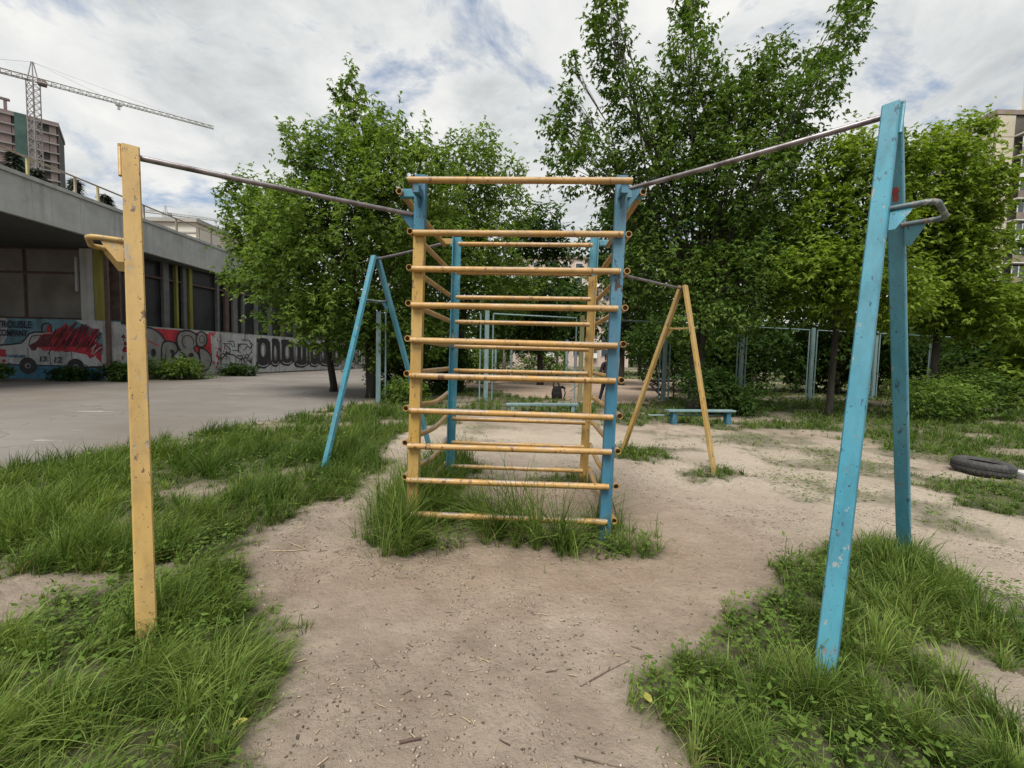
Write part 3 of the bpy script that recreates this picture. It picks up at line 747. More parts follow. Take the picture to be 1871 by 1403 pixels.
S.stroke(BK, [(3.75, 0.7), (4.1, 0.55), (4.5, 0.65)], 0.04)
blob(GR, [(4.55, 2.2), (4.8, 2.6), (5.2, 2.5), (5.3, 2.05), (5.0, 1.75), (4.65, 1.8)], BK, 0.08)
S.arc(BK, 4.95, 2.17, 0.2, 0.22, 0, 360, 0.035)
blob(GR, [(4.75, 1.6), (5.2, 1.55), (5.6, 1.1), (5.4, 0.5), (4.9, 0.35), (4.8, 0.9)], BK, 0.09)
# scribbled white part
S.tagid = 50
S.poly(WH, [(6.4, 0.2), (6.35, 2.62), (9.2, 2.64), (9.3, 0.15)])
for i in range(10):
    S.ell(('dark_splatter', 'g_maroon'), rnd.uniform(6.3, 7.1), rnd.uniform(1.2, 2.1), 0.05, 0.06, 8)
for i in range(30):
    x = rnd.uniform(6.2, 9.0); y = rnd.uniform(0.4, 2.4); d = rnd.choice(((0.7, 0.0), (0.0, 0.5), (0.3, 0.3), (0.5, -0.3)))
    S.stroke(('scribble', 'g_black'), [(x, y), (x + d[0] * rnd.uniform(0.4, 1), y + d[1]), (x + d[0] + rnd.uniform(-0.2, 0.3), y + d[1] - rnd.uniform(0, 0.4))], rnd.uniform(0.03, 0.07))
S.stroke(('scribble', 'g_black'), [(6.7, 1.35), (7.3, 1.3), (7.9, 1.0), (8.5, 1.1), (8.9, 1.5)], 0.07); S.stroke(('scribble', 'g_black'), [(7.0, 0.75), (8.0, 0.7), (8.6, 0.5)], 0.06)
# black block letters with white lights
S.tagid = 60
BL = ('black_letter', 'g_black'); WL = ('letter_light', 'g_white'); GL = ('letter_light', 'g_grey')
S.poly(WH, [(9.1, 0.1), (9.1, 2.66), (20.5, 2.66), (20.6, 0.1)])
lx = 9.3
for i, (wd, kind) in enumerate(((1.5, 'nine'), (1.0, 'one'), (1.6, 'o'), (2.0, 'w'), (1.5, 'o'), (1.9, 'm'), (1.6, 'o'))):
    top = 2.45 + rnd.uniform(-0.1, 0.12); bot = 0.35 + rnd.uniform(-0.1, 0.15)
    S.tagid += 1
    S.poly(BL, [(lx, bot + 0.2), (lx + 0.1, top - 0.1), (lx + wd * 0.3, top), (lx + wd * 0.8, top - 0.05), (lx + wd, top - 0.3), (lx + wd + 0.05, bot + 0.3), (lx + wd * 0.6, bot), (lx + wd * 0.2, bot + 0.05)])
    n = {'nine': 1, 'one': 1, 'o': 1, 'w': 3, 'm': 2}[kind]
    for j in range(n):
        cx = lx + wd * (j + 0.5) / n
        S.ell(GL, cx, 1.5 + rnd.uniform(-0.15, 0.2), wd / n * 0.17, 0.62 if n > 1 else 0.5, 16)
        S.ell(WL, cx - 0.04, 1.6, wd / n * 0.08, 0.42, 12)
    S.arc(WL, lx + wd / 2, bot + 0.35, wd * 0.33, 0.16, 180, 360, 0.06, 8)
    S.stroke(WL, [(lx + wd * 0.06, bot + 0.5), (lx + wd * 0.1, top - 0.35)], 0.05)
    lx += wd + 0.03
for i in range(24):
    x = rnd.uniform(20.8, 30); y = rnd.uniform(0.5, 1.6); S.stroke(('scribble', 'g_black') if i % 3 else ('scribble', 'g_white'), [(x, y), (x + rnd.uniform(-0.3, 0.3), y + rnd.uniform(0.3, 0.9))], 0.12)
S.tagid = 90
S.poly(WH, [(24.0, 0.5), (24.0, 1.9), (28.5, 1.9), (28.5, 0.5)])
for i in range(8): S.stroke(('scribble', 'g_black'), [(24.4 + i * 0.5, 0.7), (24.4 + i * 0.5 + rnd.uniform(-.1, .1), 1.7)], 0.16)
S.finish(side_wall, {})

# ------------------------------------------------------------------ climbing frame with pull-up bars
FR0 = Vector((0.0332, 4.5846, 0.0)); FYAW = -0.0547
def F(x, y, z):
    co, si = math.cos(FYAW), math.sin(FYAW)
    return Vector((FR0.x + co * x - si * y + 0.0138 * z, FR0.y + si * x + co * y + 0.0056 * z, z))
def FD(x, y, z=0):
    co, si = math.cos(FYAW), math.sin(FYAW)
    return Vector((co * x - si * y, si * x + co * y, z))
frame = thing('climbing_frame', 'square steel climbing frame painted yellow and blue with pull-up bars on four A-shaped legs', 'climbing frame', tuple(FR0))
HW = 0.84; PW = 0.092
Z = [0.17 + 0.3 * i for i in range(9)]
def channel(w, d, t, flip=1):        # web towards -n (flip=1)
    return [(-w/2, -d/2*flip), (w/2, -d/2*flip), (w/2, d/2*flip), (w/2 - t, d/2*flip), (w/2 - t, (-d/2 + t)*flip), (-w/2 + t, (-d/2 + t)*flip), (-w/2 + t, d/2*flip), (-w/2, d/2*flip)]
def angle_prof(w, t, sx):            # L, corner at outer back
    return [(-w/2*sx, w/2), (w/2*sx, w/2), (w/2*sx, w/2 - t), ((-w/2 + t)*sx, w/2 - t), ((-w/2 + t)*sx, -w/2), (-w/2*sx, -w/2)]
def post(x, y, z0, z1, prof, mat):
    g = G(); g.extr(prof, F(x, y, z0), F(x, y, z1), FD(1, 0), FD(0, 1))
    bm = bmesh.new(); o = g.build('post', mat, frame); bm.from_mesh(o.data); bmesh.ops.recalc_face_normals(bm, faces=bm.faces); bm.to_mesh(o.data); bm.free()
    return o
CH = channel(PW, 0.07, 0.009)
post(-HW, -HW, -0.15, Z[8] - 0.002, CH, M['yellow']); post(-HW, -HW, Z[8], 3.065, CH, M['blue_dark'])
post(HW, -HW, -0.15, 3.06, CH, M['blue_dark'])
post(-HW, HW, -0.15, 3.02, angle_prof(0.094, 0.011, 1), M['blue'])
post(HW, HW, -0.15, Z[8] - 0.002, angle_prof(0.094, 0.011, -1), M['yellow']); post(HW, HW, Z[8], 3.09, angle_prof(0.094, 0.011, -1), M['blue'])
RR = 0.0265
def rung(p, q, bend=None, name='rung', mat='yellow_rung', r=RR):
    p, q = Vector(p), Vector(q)
    if bend:
        pts = [p.lerp(q, t) + Vector((0, 0, bend * b)) for t, b in ((0, 0), (0.15, 0.1), (0.3, 0.35), (0.45, 0.75), (0.55, 0.95), (0.65, 1.0), (0.75, 0.8), (0.88, 0.4), (1, 0))]
    else:
        pts = [p, p.lerp(q, 0.5), q]
    g = G(); g.tube(pts, r, 14, hollow=0.06)
    o = g.build(name, M[mat], frame); return autosmooth(o, 45)
jr = random.Random(3)
off = PW / 2 + 0.012
for i, z in enumerate(Z):
    # front: on the outer face, ends just past the posts
    rung(F(-HW - 0.034 - jr.uniform(0, .010), -HW - 0.035 - RR, z + jr.uniform(-.006, .006)), F(HW + 0.004 + jr.uniform(0, .018), -HW - 0.035 - RR, z + jr.uniform(-.006, .006)))
    if i != 3:
        rung(F(-HW + 0.02, HW - 0.020 - RR, z), F(HW - 0.02, HW - 0.020 - RR, z + jr.uniform(-.008, .004)))
    zb = z + 0.02
    rung(F(-HW - PW / 2 - RR + 0.002, -HW - 0.055, zb), F(-HW - PW / 2 - RR + 0.002, HW + 0.06, zb + jr.uniform(-.01, .01)), {3: -0.05, 2: -0.045, 1: -0.07}.get(i))
    rung(F(HW + PW / 2 + RR - 0.002, -HW - 0.052 - jr.uniform(0, .012), zb - 0.01), F(HW + PW / 2 + RR - 0.002, HW + 0.06, zb - 0.01), {1: -0.05, 0: -0.04}.get(i))
# top bars carried on short brackets
ZT = 2.95
def bracket(p, q, mat='blue_dark'):
    g = G(); g.beam(p, q, (0, 0, 1), 0.07, 0.055, 0.006); return g.build('bracket', M[mat], frame)
for sx in (-1, 1):
    bracket(F(sx * HW, -HW - 0.037, 2.905), F(sx * HW, -HW - 0.17, 2.905))
    bracket(F(sx * (HW + 0.048), -HW, 2.915), F(sx * (HW + 0.175), -HW, 2.915), 'blue')
    bracket(F(sx * (HW + 0.048), HW, 2.95), F(sx * (HW + 0.19), HW, 2.95), 'yellow' if sx < 0 else 'blue')
    # gusset under the front bracket
    g = G(); a, b2, c2 = F(sx * HW, -HW - 0.037, 2.868), F(sx * HW, -HW - 0.13, 2.868), F(sx * HW, -HW - 0.037, 2.79)
    t = FD(0.004, 0); g.add([a - t, b2 - t, c2 - t, a + t, b2 + t, c2 + t], [(0, 1, 2), (5, 4, 3), (0, 3, 4, 1), (1, 4, 5, 2), (2, 5, 3, 0)]); g.build('gusset', M['blue_dark'], frame)
    rung(F(sx * (HW + 0.165), -HW - 0.07, 2.915), F(sx * (HW + 0.165), HW + 0.06, 2.93))
rung(F(-HW - 0.06, -HW - 0.165, ZT + 0.017), F(HW + 0.055, -HW - 0.165, ZT + 0.012))
rung(F(-HW + 0.03, HW - 0.02 - RR, 2.915), F(HW - 0.03, HW - 0.02 - RR, 2.915))
# small weld ears on the rear left post top
for sx in (-1, 1):
    g = G(); g.box(F(-HW + sx * 0.062, HW, 2.93), (0.03, 0.05, 0.07), FYAW); g.build('weld_ear', M['blue'], frame)

def a_frame(apex, foot_a, foot_b, corner, mat, handle_z, out_len, zbar, hmat, stub=0.05):
    apex, fa, fb = Vector(apex), Vector(foot_a), Vector(foot_b)
    base = (fb - fa); base.z = 0; base.normalize()
    bar_dir = Vector((corner.x - apex.x, corner.y - apex.y, 0)).normalized()
    outn = Vector((base.y, -base.x, 0))
    if outn.dot(bar_dir) > 0: outn = -outn
    for f, s in ((fa, -1), (fb, 1)):
        top = apex + base * s * 0.030 + Vector((0, 0, 0.035))
        d = (f - top).normalized()
        g = G(); g.beam(top, f + d * 0.15, outn, 0.088, 0.052, 0.007); g.build('leg', M[mat], frame)
    bar_end = Vector((corner.x, corner.y, zbar))
    g = G(); p = Vector((apex.x, apex.y, apex.z - 0.01)) + outn * (0.044 + stub)
    g.tube([p, p.lerp(bar_end, 0.35) + Vector((0, 0, -0.006)), p.lerp(bar_end, 0.65) + Vector((0, 0, -0.006)), bar_end], 0.0185, 12)
    autosmooth(g.build('pull_up_bar', M['steel'], frame), 45)
    # weld strips over the apex
    g = G()
    q = apex + outn * 0.050 + Vector((0, 0, 0.05)); g.tube([q, q + Vector((0, 0, -0.02)), q + (fa - apex).normalized() * 0.22], 0.011, 8)
    g.build('weld_strip', M[mat], frame)
    # dip handle: U-shaped tube on both legs, with gussets
    def on(f):
        t = (apex.z - handle_z) / apex.z
        return apex.lerp(f, t)
    ha, hb = on(fa), on(fb)
    oa, ob = ha + outn * out_len, hb + outn * out_len
    inn = 0.03
    k = 0.05; ex = (ob - oa).normalized()
    pts = [ha + outn * inn, oa - outn * k, oa - outn * k * 0.3 + ex * k * 0.3, oa + ex * k, ob - ex * k, ob - outn * k * 0.3 - ex * k * 0.3, ob - outn * k, hb + outn * inn]
    g = G(); g.tube(pts, 0.0165, 10); h = autosmooth(g.build('dip_handle', M[hmat], frame), 50)
    for hp, f in ((ha, fa), (hb, fb)):
        d = (f - apex).normalized()
        a0 = hp + outn * 0.046 + Vector((0, 0, -0.016)); b0 = a0 + outn * 0.10; c0 = a0 + d * 0.12; b1 = a0 + outn * 0.09 + d * 0.025; c1 = c0 + outn * 0.03
        t = base * 0.004; P5 = [a0, b0, b1, c1, c0]
        g = G(); g.add([x - t for x in P5] + [x + t for x in P5], [(4, 3, 2, 1, 0), (5, 6, 7, 8, 9)] + [(i, (i + 1) % 5, 5 + (i + 1) % 5, 5 + i) for i in range(5)])
        g.build('gusset', M[mat], h)
    return fa, fb, apex, outn, base
a_frame((-2.42, 2.82, 2.76), (-1.86, 2.18, 0), (-2.98, 3.46, 0), F(-HW, -HW, 2.74) + Vector((-0.05, 0, 0)), 'yellow', 2.19, 0.20, 2.74, 'yellow', 0.0)
nr = a_frame((2.28, 2.77, 3.09), (1.59, 2.09, 0), (3.21, 3.46, 0), F(HW, -HW, 2.95) + Vector((0.05, 0, 0)), 'blue', 2.46, 0.24, 2.957, 'dark_handle', 0.012)
a_frame((-2.05, 6.54, 2.95), (-2.51, 5.83, 0), (-1.39, 7.41, 0), F(-HW, HW, 2.95) + Vector((-0.05, 0, 0)), 'blue', 2.36, 0.20, 2.96, 'dark_handle', 0.01)
a_frame((2.52, 6.62, 2.64), (2.86, 6.05, 0), (1.85, 7.2, 0), F(HW, HW, 2.62) + Vector((0.05, 0, 0)), 'yellow', 2.05, 0.20, 2.65, 'yellow', 0.01)
# fixing plates where the bars meet the frame
for sx, z in ((-1, 2.70), (1, 2.90)):
    p = F(sx * (HW + 0.048), -HW, z)
    d = FD(sx * 0.8, -0.5); t = Vector((d.y, -d.x, 0)).normalized() * 0.005
    P3 = [p + Vector((0, 0, 0.05)), p + d * 0.15 + Vector((0, 0, 0.045)), p + Vector((0, 0, -0.12))]
    g = G(); g.add([x - t for x in P3] + [x + t for x in P3], [(2, 1, 0), (3, 4, 5), (0, 1, 4, 3), (1, 2, 5, 4), (2, 0, 3, 5)]); g.build('fixing_plate', M['blue_dark'], frame)
# flaked red primer on the rear leg beside the bar end
fa, fb, ap, outn, base = nr
q = ap.lerp(fb, 0.14) - base * 0.0 + outn * 0.0
d = (fb - ap).normalized()
nrm = -(base - d * base.dot(d)).normalized()
q = ap + base * 0.03 + Vector((0, 0, 0.035)) ; q = q + (fb - q) * 0.150 + nrm * 0.0275 + outn * 0.004
up = -d
pts = [(-0.016, -0.035), (0.004, -0.05), (0.018, -0.03), (0.012, -0.005), (0.02, 0.02), (0.006, 0.045), (-0.01, 0.04), (-0.02, 0.012), (-0.012, -0.008)]
g = G(); g.add([q + outn * a + up * b for a, b in pts] + [q + outn * a + up * b - nrm * 0.002 for a, b in pts], [tuple(range(9)), tuple(range(17, 8, -1))] + [(i, (i + 1) % 9, 9 + (i + 1) % 9, 9 + i) for i in range(9)])
g.build('paint_chip', M['red_chip'], frame)

# ------------------------------------------------------------------ trees
RG = np.random.default_rng(20240521)
def unit(n, rg):
    v = rg.normal(size=(n, 3)); return v / np.linalg.norm(v, axis=1, keepdims=True)
def norm(v): return v / np.maximum(np.linalg.norm(v, axis=-1, keepdims=True), 1e-9)
def leaf_object(name, pos, d, s, L, Wd, rn, mat, parent):
    """kite-shaped leaflets, folded along the midrib"""
    n = len(pos); nrm = norm(np.cross(d, s))
    base = pos; tip = pos + d * L[:, None] - np.array([0, 0, 1]) * (L * 0.12)[:, None]
    mid = pos + d * (L * 0.42)[:, None] + nrm * (Wd * 0.18)[:, None]
    v = np.empty((n, 4, 3)); v[:, 0] = base; v[:, 1] = mid + s * (Wd / 2)[:, None]; v[:, 2] = tip; v[:, 3] = mid - s * (Wd / 2)[:, None]
    q = np.arange(n * 4).reshape(n, 4)
    loc = np.array(world_loc(parent)) if parent else np.zeros(3)
    me = fast_mesh(name, v.reshape(-1, 3) - loc, q, None, mat, {'rnd': np.repeat(rn, 4)})
    o = bpy.data.objects.new(name, me); COL.objects.link(o)
    if parent: o.parent = parent
    return o
def shoots_to_leaves(P, D, Ls, nleaf, leaf, rg, nlets=3, droop=0.55):
    """compound drooping leaves along each shoot"""
    n = len(P)
    ref = np.where(np.abs(D[:, 2:3]) < 0.9, np.array([[0, 0, 1.0]]), np.array([[1.0, 0, 0]]))
    a = norm(np.cross(D, ref)); b = np.cross(D, a)
    pos = []; dr = []; sd = []; ln = []; wd = []; rn = []
    tone = rg.normal(0, 0.11, n) + (fbm(P[:, 0] * 0.9 + P[:, 1] * 0.5, P[:, 2] * 0.9 + P[:, 1] * 0.4, 19, 3) - 0.5) * 0.7
    for k in range(nleaf):
        s = (k + rg.uniform(0, 0.8, n)) / nleaf
        az = k * 2.4 + rg.uniform(0, 6.28, n)
        pd = norm(a * np.cos(az)[:, None] + b * np.sin(az)[:, None] + D * 0.5)
        root = P + D * (Ls * s)[:, None]
        root[:, 2] -= s * s * Ls * 0.15
        pl = leaf * rg.uniform(0.3, 0.7, n)
        c = root + pd * pl[:, None]
        side0 = norm(np.cross(pd, np.array([0, 0, 1.0])) + 1e-6)
        for j in range(nlets):
            off = (j - (nlets - 1) / 2) * 0.75 + rg.normal(0, 0.15, n)
            dd = norm(pd * np.cos(off)[:, None] + side0 * np.sin(off)[:, None] + np.array([0, 0, -1.0]) * (droop + rg.normal(0, 0.3, n))[:, None])
            sv = norm(np.cross(dd, rg.normal(0, 0.45, (n, 3)) + np.array([0, 0, 1.0])))
            l = leaf * rg.uniform(0.5, 1.3, n) * (1 - 0.35 * s)
            pos.append(c); dr.append(dd); sd.append(sv); ln.append(l); wd.append(l * rg.uniform(0.36, 0.5, n))
            rn.append(np.clip(0.42 + tone + 0.25 * (s - 0.4) + rg.normal(0, 0.12, n), 0, 1))
    return [np.concatenate(x) for x in (pos, dr, sd, ln, wd, rn)]
def lobe_shoots(lobes, total, rg, up=0.55, length=0.7):
    w = np.array([(l[3] * l[3] + 2 * l[3] * l[4]) for l in lobes]) ** 0.95
    w = w / w.sum(); P = []; D = []; Ls = []
    for l, ww in zip(lobes, w):
        n = max(12, int(total * ww)); u = unit(n, rg)
        r = np.array([l[3], l[3] * 0.95, l[4]])
        t = np.where(rg.random(n) < 0.75, 0.62 + 0.38 * rg.random(n) ** 0.6, rg.random(n) ** 0.5 * 0.7)
        p = np.array([l[0], l[1], l[2]]) + u * r * t[:, None]
        d = norm(u / r * min(l[3], l[4]) + np.array([0, 0, up + (0.9 if l[4] > 1.6 * l[3] else 0)]) + rg.normal(0, 0.35, (n, 3)))
        k = length * min(1.0, 0.45 + 0.5 * min(l[3], l[4]))
        sl = k * rg.uniform(0.5, 1.25, n); spike = rg.random(n) < 0.10
        sl = np.where(spike, sl * 1.9, sl); d = np.where(spike[:, None], norm(d + np.array([0, 0, 0.5])), d)
        P.append(p); D.append(d); Ls.append(sl)
    return np.concatenate(P), np.concatenate(D), np.concatenate(Ls)
def tree_wood(root, lobes, parent, rg, trunk_r, mat, fork=0.35, twigs=10):
    base = Vector(root); top = Vector((np.mean([l[0] for l in lobes]), np.mean([l[1] for l in lobes]), max(l[2] for l in lobes)))
    low = min(l[2] - l[4] for l in lobes)
    fz = max(1.2, low * 0.75 + (top.z - low) * 0.12)
    f = base.lerp(Vector((top.x, top.y, 0)), 0.12); f.z = fz
    g = G(); g.tube([base - Vector((0, 0, 0.2)), base + Vector((0.02, 0, 0.25)), base.lerp(f, 0.5), f], [trunk_r * 1.5, trunk_r * 1.08, trunk_r * 0.95, trunk_r * 0.85], 12)
    o = g.build('trunk', mat, parent, True)
    gb = G()
    for l in lobes:
        e = Vector((l[0], l[1], l[2])); d = (e - f).length
        q1 = f.lerp(e, 0.35) + Vector((rg.normal(0, .12) * d * 0.3, rg.normal(0, .12) * d * 0.3, d * 0.06)); q2 = f.lerp(e, 0.7) + Vector((0, 0, d * 0.05))
        r0 = trunk_r * min(0.55, 0.16 + 0.11 * l[3])
        gb.tube([f - Vector((0, 0, 0.1)), q1, q2, e], [r0, r0 * 0.7, r0 * 0.42, r0 * 0.15], 7)
        for k in range(twigs):
            u = unit(1, rg)[0] * np.array([l[3], l[3], l[4]]) * rg.uniform(0.5, 0.95)
            s = q2.lerp(e, rg.uniform(0, 1)); t2 = Vector((l[0] + u[0], l[1] + u[1], l[2] + abs(u[2]) * 0.6 + u[2] * 0.4))
            gb.tube([s, s.lerp(t2, 0.5) + Vector((0, 0, 0.08)), t2], [r0 * 0.2, r0 * 0.13, r0 * 0.05], 4, False)
    b = gb.build('branches', mat, parent, True); b['kind'] = 'stuff'
def tree(name, label, root, lobes, nshoot, leaf, mat, seed, trunk_r=0.18, bark='bark', up=0.55, length=0.7, nleaf=7, nlets=3, droop=0.55, group=None, cat='tree', wood=True):
    rg = np.random.default_rng(seed)
    t = thing(name, label, cat, root, group)
    P, D, Ls = lobe_shoots(lobes, nshoot, rg, up, length)
    pos, d, s, L, Wd, rn = shoots_to_leaves(P, D, Ls, nleaf, leaf, rg, nlets, droop)
    pos[:, 2] = np.maximum(pos[:, 2], 0.06)
    leaf_object('crown', pos, d, s, L, Wd, rn, M[mat], t)
    if wood: tree_wood(root, lobes, t, rg, trunk_r, M[bark])
    return t
def rand_lobes(cx, cy, z0, z1, rad, n, rg, squash=0.7):
    out = []
    for i in range(n):
        h = rg.uniform(0, 1); z = z0 + (z1 - z0) * h
        rr = rad * math.sqrt(max(0.08, 1 - (2 * h - 0.85) ** 2 * 0.9)); a = rg.uniform(0, 6.283); q = rr * math.sqrt(rg.uniform(0, 1)) * 0.75
        lr = rad * rg.uniform(0.28, 0.45)
        out.append((cx + q * math.cos(a), cy + q * math.sin(a), z, lr, lr * squash))
    out.append((cx, cy, z1 - 0.1 * (z1 - z0), rad * 0.3, (z1 - z0) * 0.14))
    return out

LOBES_LEFT = [(-5.86, 15.67, 10.42, 0.39, 0.98), (-5.52, 15.68, 9.33, 0.82, 1.08), (-6.3, 15.03, 8.28, 0.68, 0.75), (-4.24, 14.53, 8.18, 0.82, 0.82), (-3.15, 14.02, 7.31, 0.96, 0.88), (-5.46, 14.74, 7.21, 1.57, 1.2), (-6.92, 14.8, 7.37, 0.63, 0.63), (-3.47, 14.0, 6.3, 1.66, 1.31), (-5.88, 14.01, 5.4, 1.84, 1.31), (-4.77, 16.1, 4.86, 2.21, 1.51), (-7.19, 15.34, 4.27, 1.92, 1.15), (-5.34, 14.42, 2.9, 1.71, 0.81), (-7.34, 14.86, 2.9, 1.11, 0.56), (-4.05, 16.04, 2.9, 1.2, 1.0), (-5.1, 15.87, 6.34, 1.79, 1.39), (-4.6, 15.0, 2.05, 1.3, 0.6), (-3.4, 15.3, 2.1, 1.0, 0.6), (-6.0, 14.9, 2.1, 1.2, 0.5), (-7.0, 14.4, 8.0, 0.4, 0.8), (-7.6, 15.0, 6.2, 0.6, 0.6), (-4.9, 15.4, 8.9, 0.5, 0.9)]
LOBES_BOUGH = [(-10.4, 16.91, 7.34, 0.59, 0.55), (-8.87, 16.37, 6.7, 1.02, 0.82), (-9.55, 16.49, 5.83, 1.13, 0.72), (-10.01, 16.71, 4.22, 0.88, 0.38), (-7.88, 15.97, 5.73, 1.2, 0.9), (-8.79, 16.57, 4.87, 1.24, 0.72), (-7.01, 16.23, 3.25, 1.22, 0.81)]
LOBES_BEHIND = [(-1.57, 19.84, 10.58, 0.64, 0.84), (-2.07, 18.04, 9.01, 1.24, 1.13), (-2.68, 19.39, 8.17, 1.82, 1.45), (-0.91, 19.81, 7.88, 1.49, 1.49), (-1.83, 18.4, 5.86, 1.96, 1.38), (-3.45, 19.87, 6.41, 1.99, 1.49), (-0.97, 19.82, 4.77, 1.98, 1.24), (-2.65, 17.94, 3.98, 1.79, 1.12), (-0.46, 19.46, 9.4, 0.68, 0.73)]
LOBES_TALL = [(2.33, 12.9, 11.23, 0.35, 0.81), (2.71, 14.01, 11.34, 0.46, 0.7), (2.93, 13.86, 10.37, 0.55, 0.78), (3.26, 13.35, 9.05, 0.7, 0.75), (3.86, 13.61, 8.02, 0.99, 0.85), (5.34, 14.67, 12.87, 0.4, 0.92), (4.97, 13.6, 11.03, 0.51, 0.76), (4.9, 13.23, 9.94, 0.69, 0.74), (5.47, 14.44, 9.71, 1.08, 0.81), (5.62, 13.89, 8.27, 1.39, 0.95), (8.25, 14.66, 11.33, 0.44, 0.48), (7.19, 13.42, 9.96, 0.57, 0.6), (6.84, 13.6, 9.28, 0.85, 0.77), (10.64, 14.66, 12.81, 0.37, 0.66), (9.94, 14.02, 11.67, 0.42, 0.56), (9.57, 14.01, 10.94, 0.56, 0.6), (8.72, 13.42, 9.84, 0.7, 0.64), (7.84, 12.93, 8.7, 0.89, 0.68), (8.04, 14.95, 8.83, 1.31, 0.93), (6.04, 13.09, 8.82, 0.56, 0.65), (1.7, 14.76, 10.91, 0.2, 0.44), (1.58, 13.71, 9.3, 0.27, 0.48), (1.74, 14.99, 8.97, 0.71, 0.67), (2.01, 13.78, 7.41, 1.03, 0.78), (1.24, 14.96, 9.21, 0.3, 0.37), (4.4, 14.12, 7.02, 1.68, 0.97), (6.3, 13.43, 6.96, 1.59, 1.01), (8.93, 14.53, 7.62, 1.54, 1.09), (5.43, 14.38, 5.77, 1.98, 1.08), (7.74, 14.41, 5.65, 1.98, 1.17), (4.46, 13.92, 4.27, 1.57, 0.96), (6.45, 13.39, 3.89, 1.67, 0.92), (8.66, 14.31, 4.09, 1.7, 0.98), (5.73, 13.14, 2.7, 1.31, 0.66), (10.9, 15.0, 13.9, 0.3, 0.7), (5.3, 14.6, 14.2, 0.3, 0.7), (2.3, 13.2, 12.5, 0.3, 0.7)]
LOBES_RIGHT = [(9.59, 12.81, 6.79, 1.12, 0.96), (9.4, 12.72, 5.23, 1.35, 1.19), (8.49, 12.3, 3.91, 1.23, 0.85), (10.59, 12.98, 3.6, 1.38, 0.81), (10.13, 12.01, 6.92, 0.6, 0.6)]
LOBES_EDGE = [(12.48, 13.8, 7.74, 0.78, 0.66), (14.05, 14.54, 8.73, 0.73, 0.58), (13.02, 13.78, 7.09, 1.21, 0.86), (13.33, 14.38, 6.12, 1.53, 1.08), (14.0, 14.3, 6.43, 0.9, 0.9), (14.1, 14.8, 5.21, 1.3, 1.0), (13.58, 14.89, 4.48, 1.77, 1.12), (15.7, 14.4, 3.3, 1.4, 0.6), (14.4, 14.56, 3.56, 1.5, 0.8), (14.3, 13.38, 7.12, 0.67, 0.22), (15.4, 14.3, 5.6, 0.6, 0.2)]
tree('maple_tree', 'broad bushy maple tree with a pointed top beside the asphalt road', (-5.0, 15.6, 0), LOBES_LEFT, 3000, 0.175, 'leaf', 1, 0.20, nleaf=6, nlets=5)
tree('maple_tree', 'maple tree leaning its low boughs towards the concrete roof edge', (-7.2, 17.6, 0), LOBES_BOUGH, 1150, 0.175, 'leaf', 2, 0.13, nleaf=6, nlets=5)
tree('maple_tree', 'rounded maple tree behind the rear of the climbing frame', (-2.3, 19.2, 0), LOBES_BEHIND, 1900, 0.19, 'leaf', 3, 0.16, nleaf=6, nlets=4)
tree('tall_tree', 'tallest tree with several upright leafy leaders above the low blue bench', (5.9, 14.0, 0), LOBES_TALL, 4200, 0.165, 'leaf_tall', 4, 0.24, up=0.8, length=0.75, droop=0.75, nleaf=6, nlets=4)
tree('bright_tree', 'light green tree close behind the blue A-shaped legs', (9.6, 13.2, 0), LOBES_RIGHT, 1500, 0.175, 'leaf_bright', 5, 0.09, nleaf=6, nlets=4)
tree('bright_tree', 'light yellowish green tree in front of the beige apartment tower', (14.2, 14.8, 0), LOBES_EDGE, 2200, 0.19, 'leaf_bright', 6, 0.11, nleaf=6, nlets=4)
# trees farther back
rg = np.random.default_rng(77)
BACKT = [
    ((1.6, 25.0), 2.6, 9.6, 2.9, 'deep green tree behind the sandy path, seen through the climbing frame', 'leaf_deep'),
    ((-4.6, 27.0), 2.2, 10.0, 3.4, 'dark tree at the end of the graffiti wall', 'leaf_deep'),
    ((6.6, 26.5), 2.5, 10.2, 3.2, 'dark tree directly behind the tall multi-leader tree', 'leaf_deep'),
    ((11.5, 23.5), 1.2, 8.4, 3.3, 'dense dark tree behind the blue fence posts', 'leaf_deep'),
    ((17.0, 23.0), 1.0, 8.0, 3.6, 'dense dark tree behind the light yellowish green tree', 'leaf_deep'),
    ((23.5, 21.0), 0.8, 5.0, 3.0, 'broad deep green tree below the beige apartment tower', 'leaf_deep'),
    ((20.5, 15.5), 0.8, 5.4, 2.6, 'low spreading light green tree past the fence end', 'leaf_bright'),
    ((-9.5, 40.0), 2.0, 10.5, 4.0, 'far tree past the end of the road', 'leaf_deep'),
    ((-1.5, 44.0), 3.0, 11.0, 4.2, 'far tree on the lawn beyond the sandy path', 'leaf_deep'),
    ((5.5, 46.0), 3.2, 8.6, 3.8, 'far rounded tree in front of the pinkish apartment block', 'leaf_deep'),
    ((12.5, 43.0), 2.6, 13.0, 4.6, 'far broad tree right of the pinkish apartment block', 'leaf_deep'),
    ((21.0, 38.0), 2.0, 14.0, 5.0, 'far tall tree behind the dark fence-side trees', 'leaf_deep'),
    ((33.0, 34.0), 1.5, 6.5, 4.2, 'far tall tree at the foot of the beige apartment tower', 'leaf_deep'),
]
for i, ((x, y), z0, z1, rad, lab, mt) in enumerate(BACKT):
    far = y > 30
    tree('background_tree', lab, (x, y, 0), rand_lobes(x, y, z0, z1, rad, 13, rg), 820 if not far else 620, 0.34 if not far else 0.55, mt, 100 + i, 0.17, length=0.9 if not far else 1.4, group='trees behind the playground', nleaf=6)
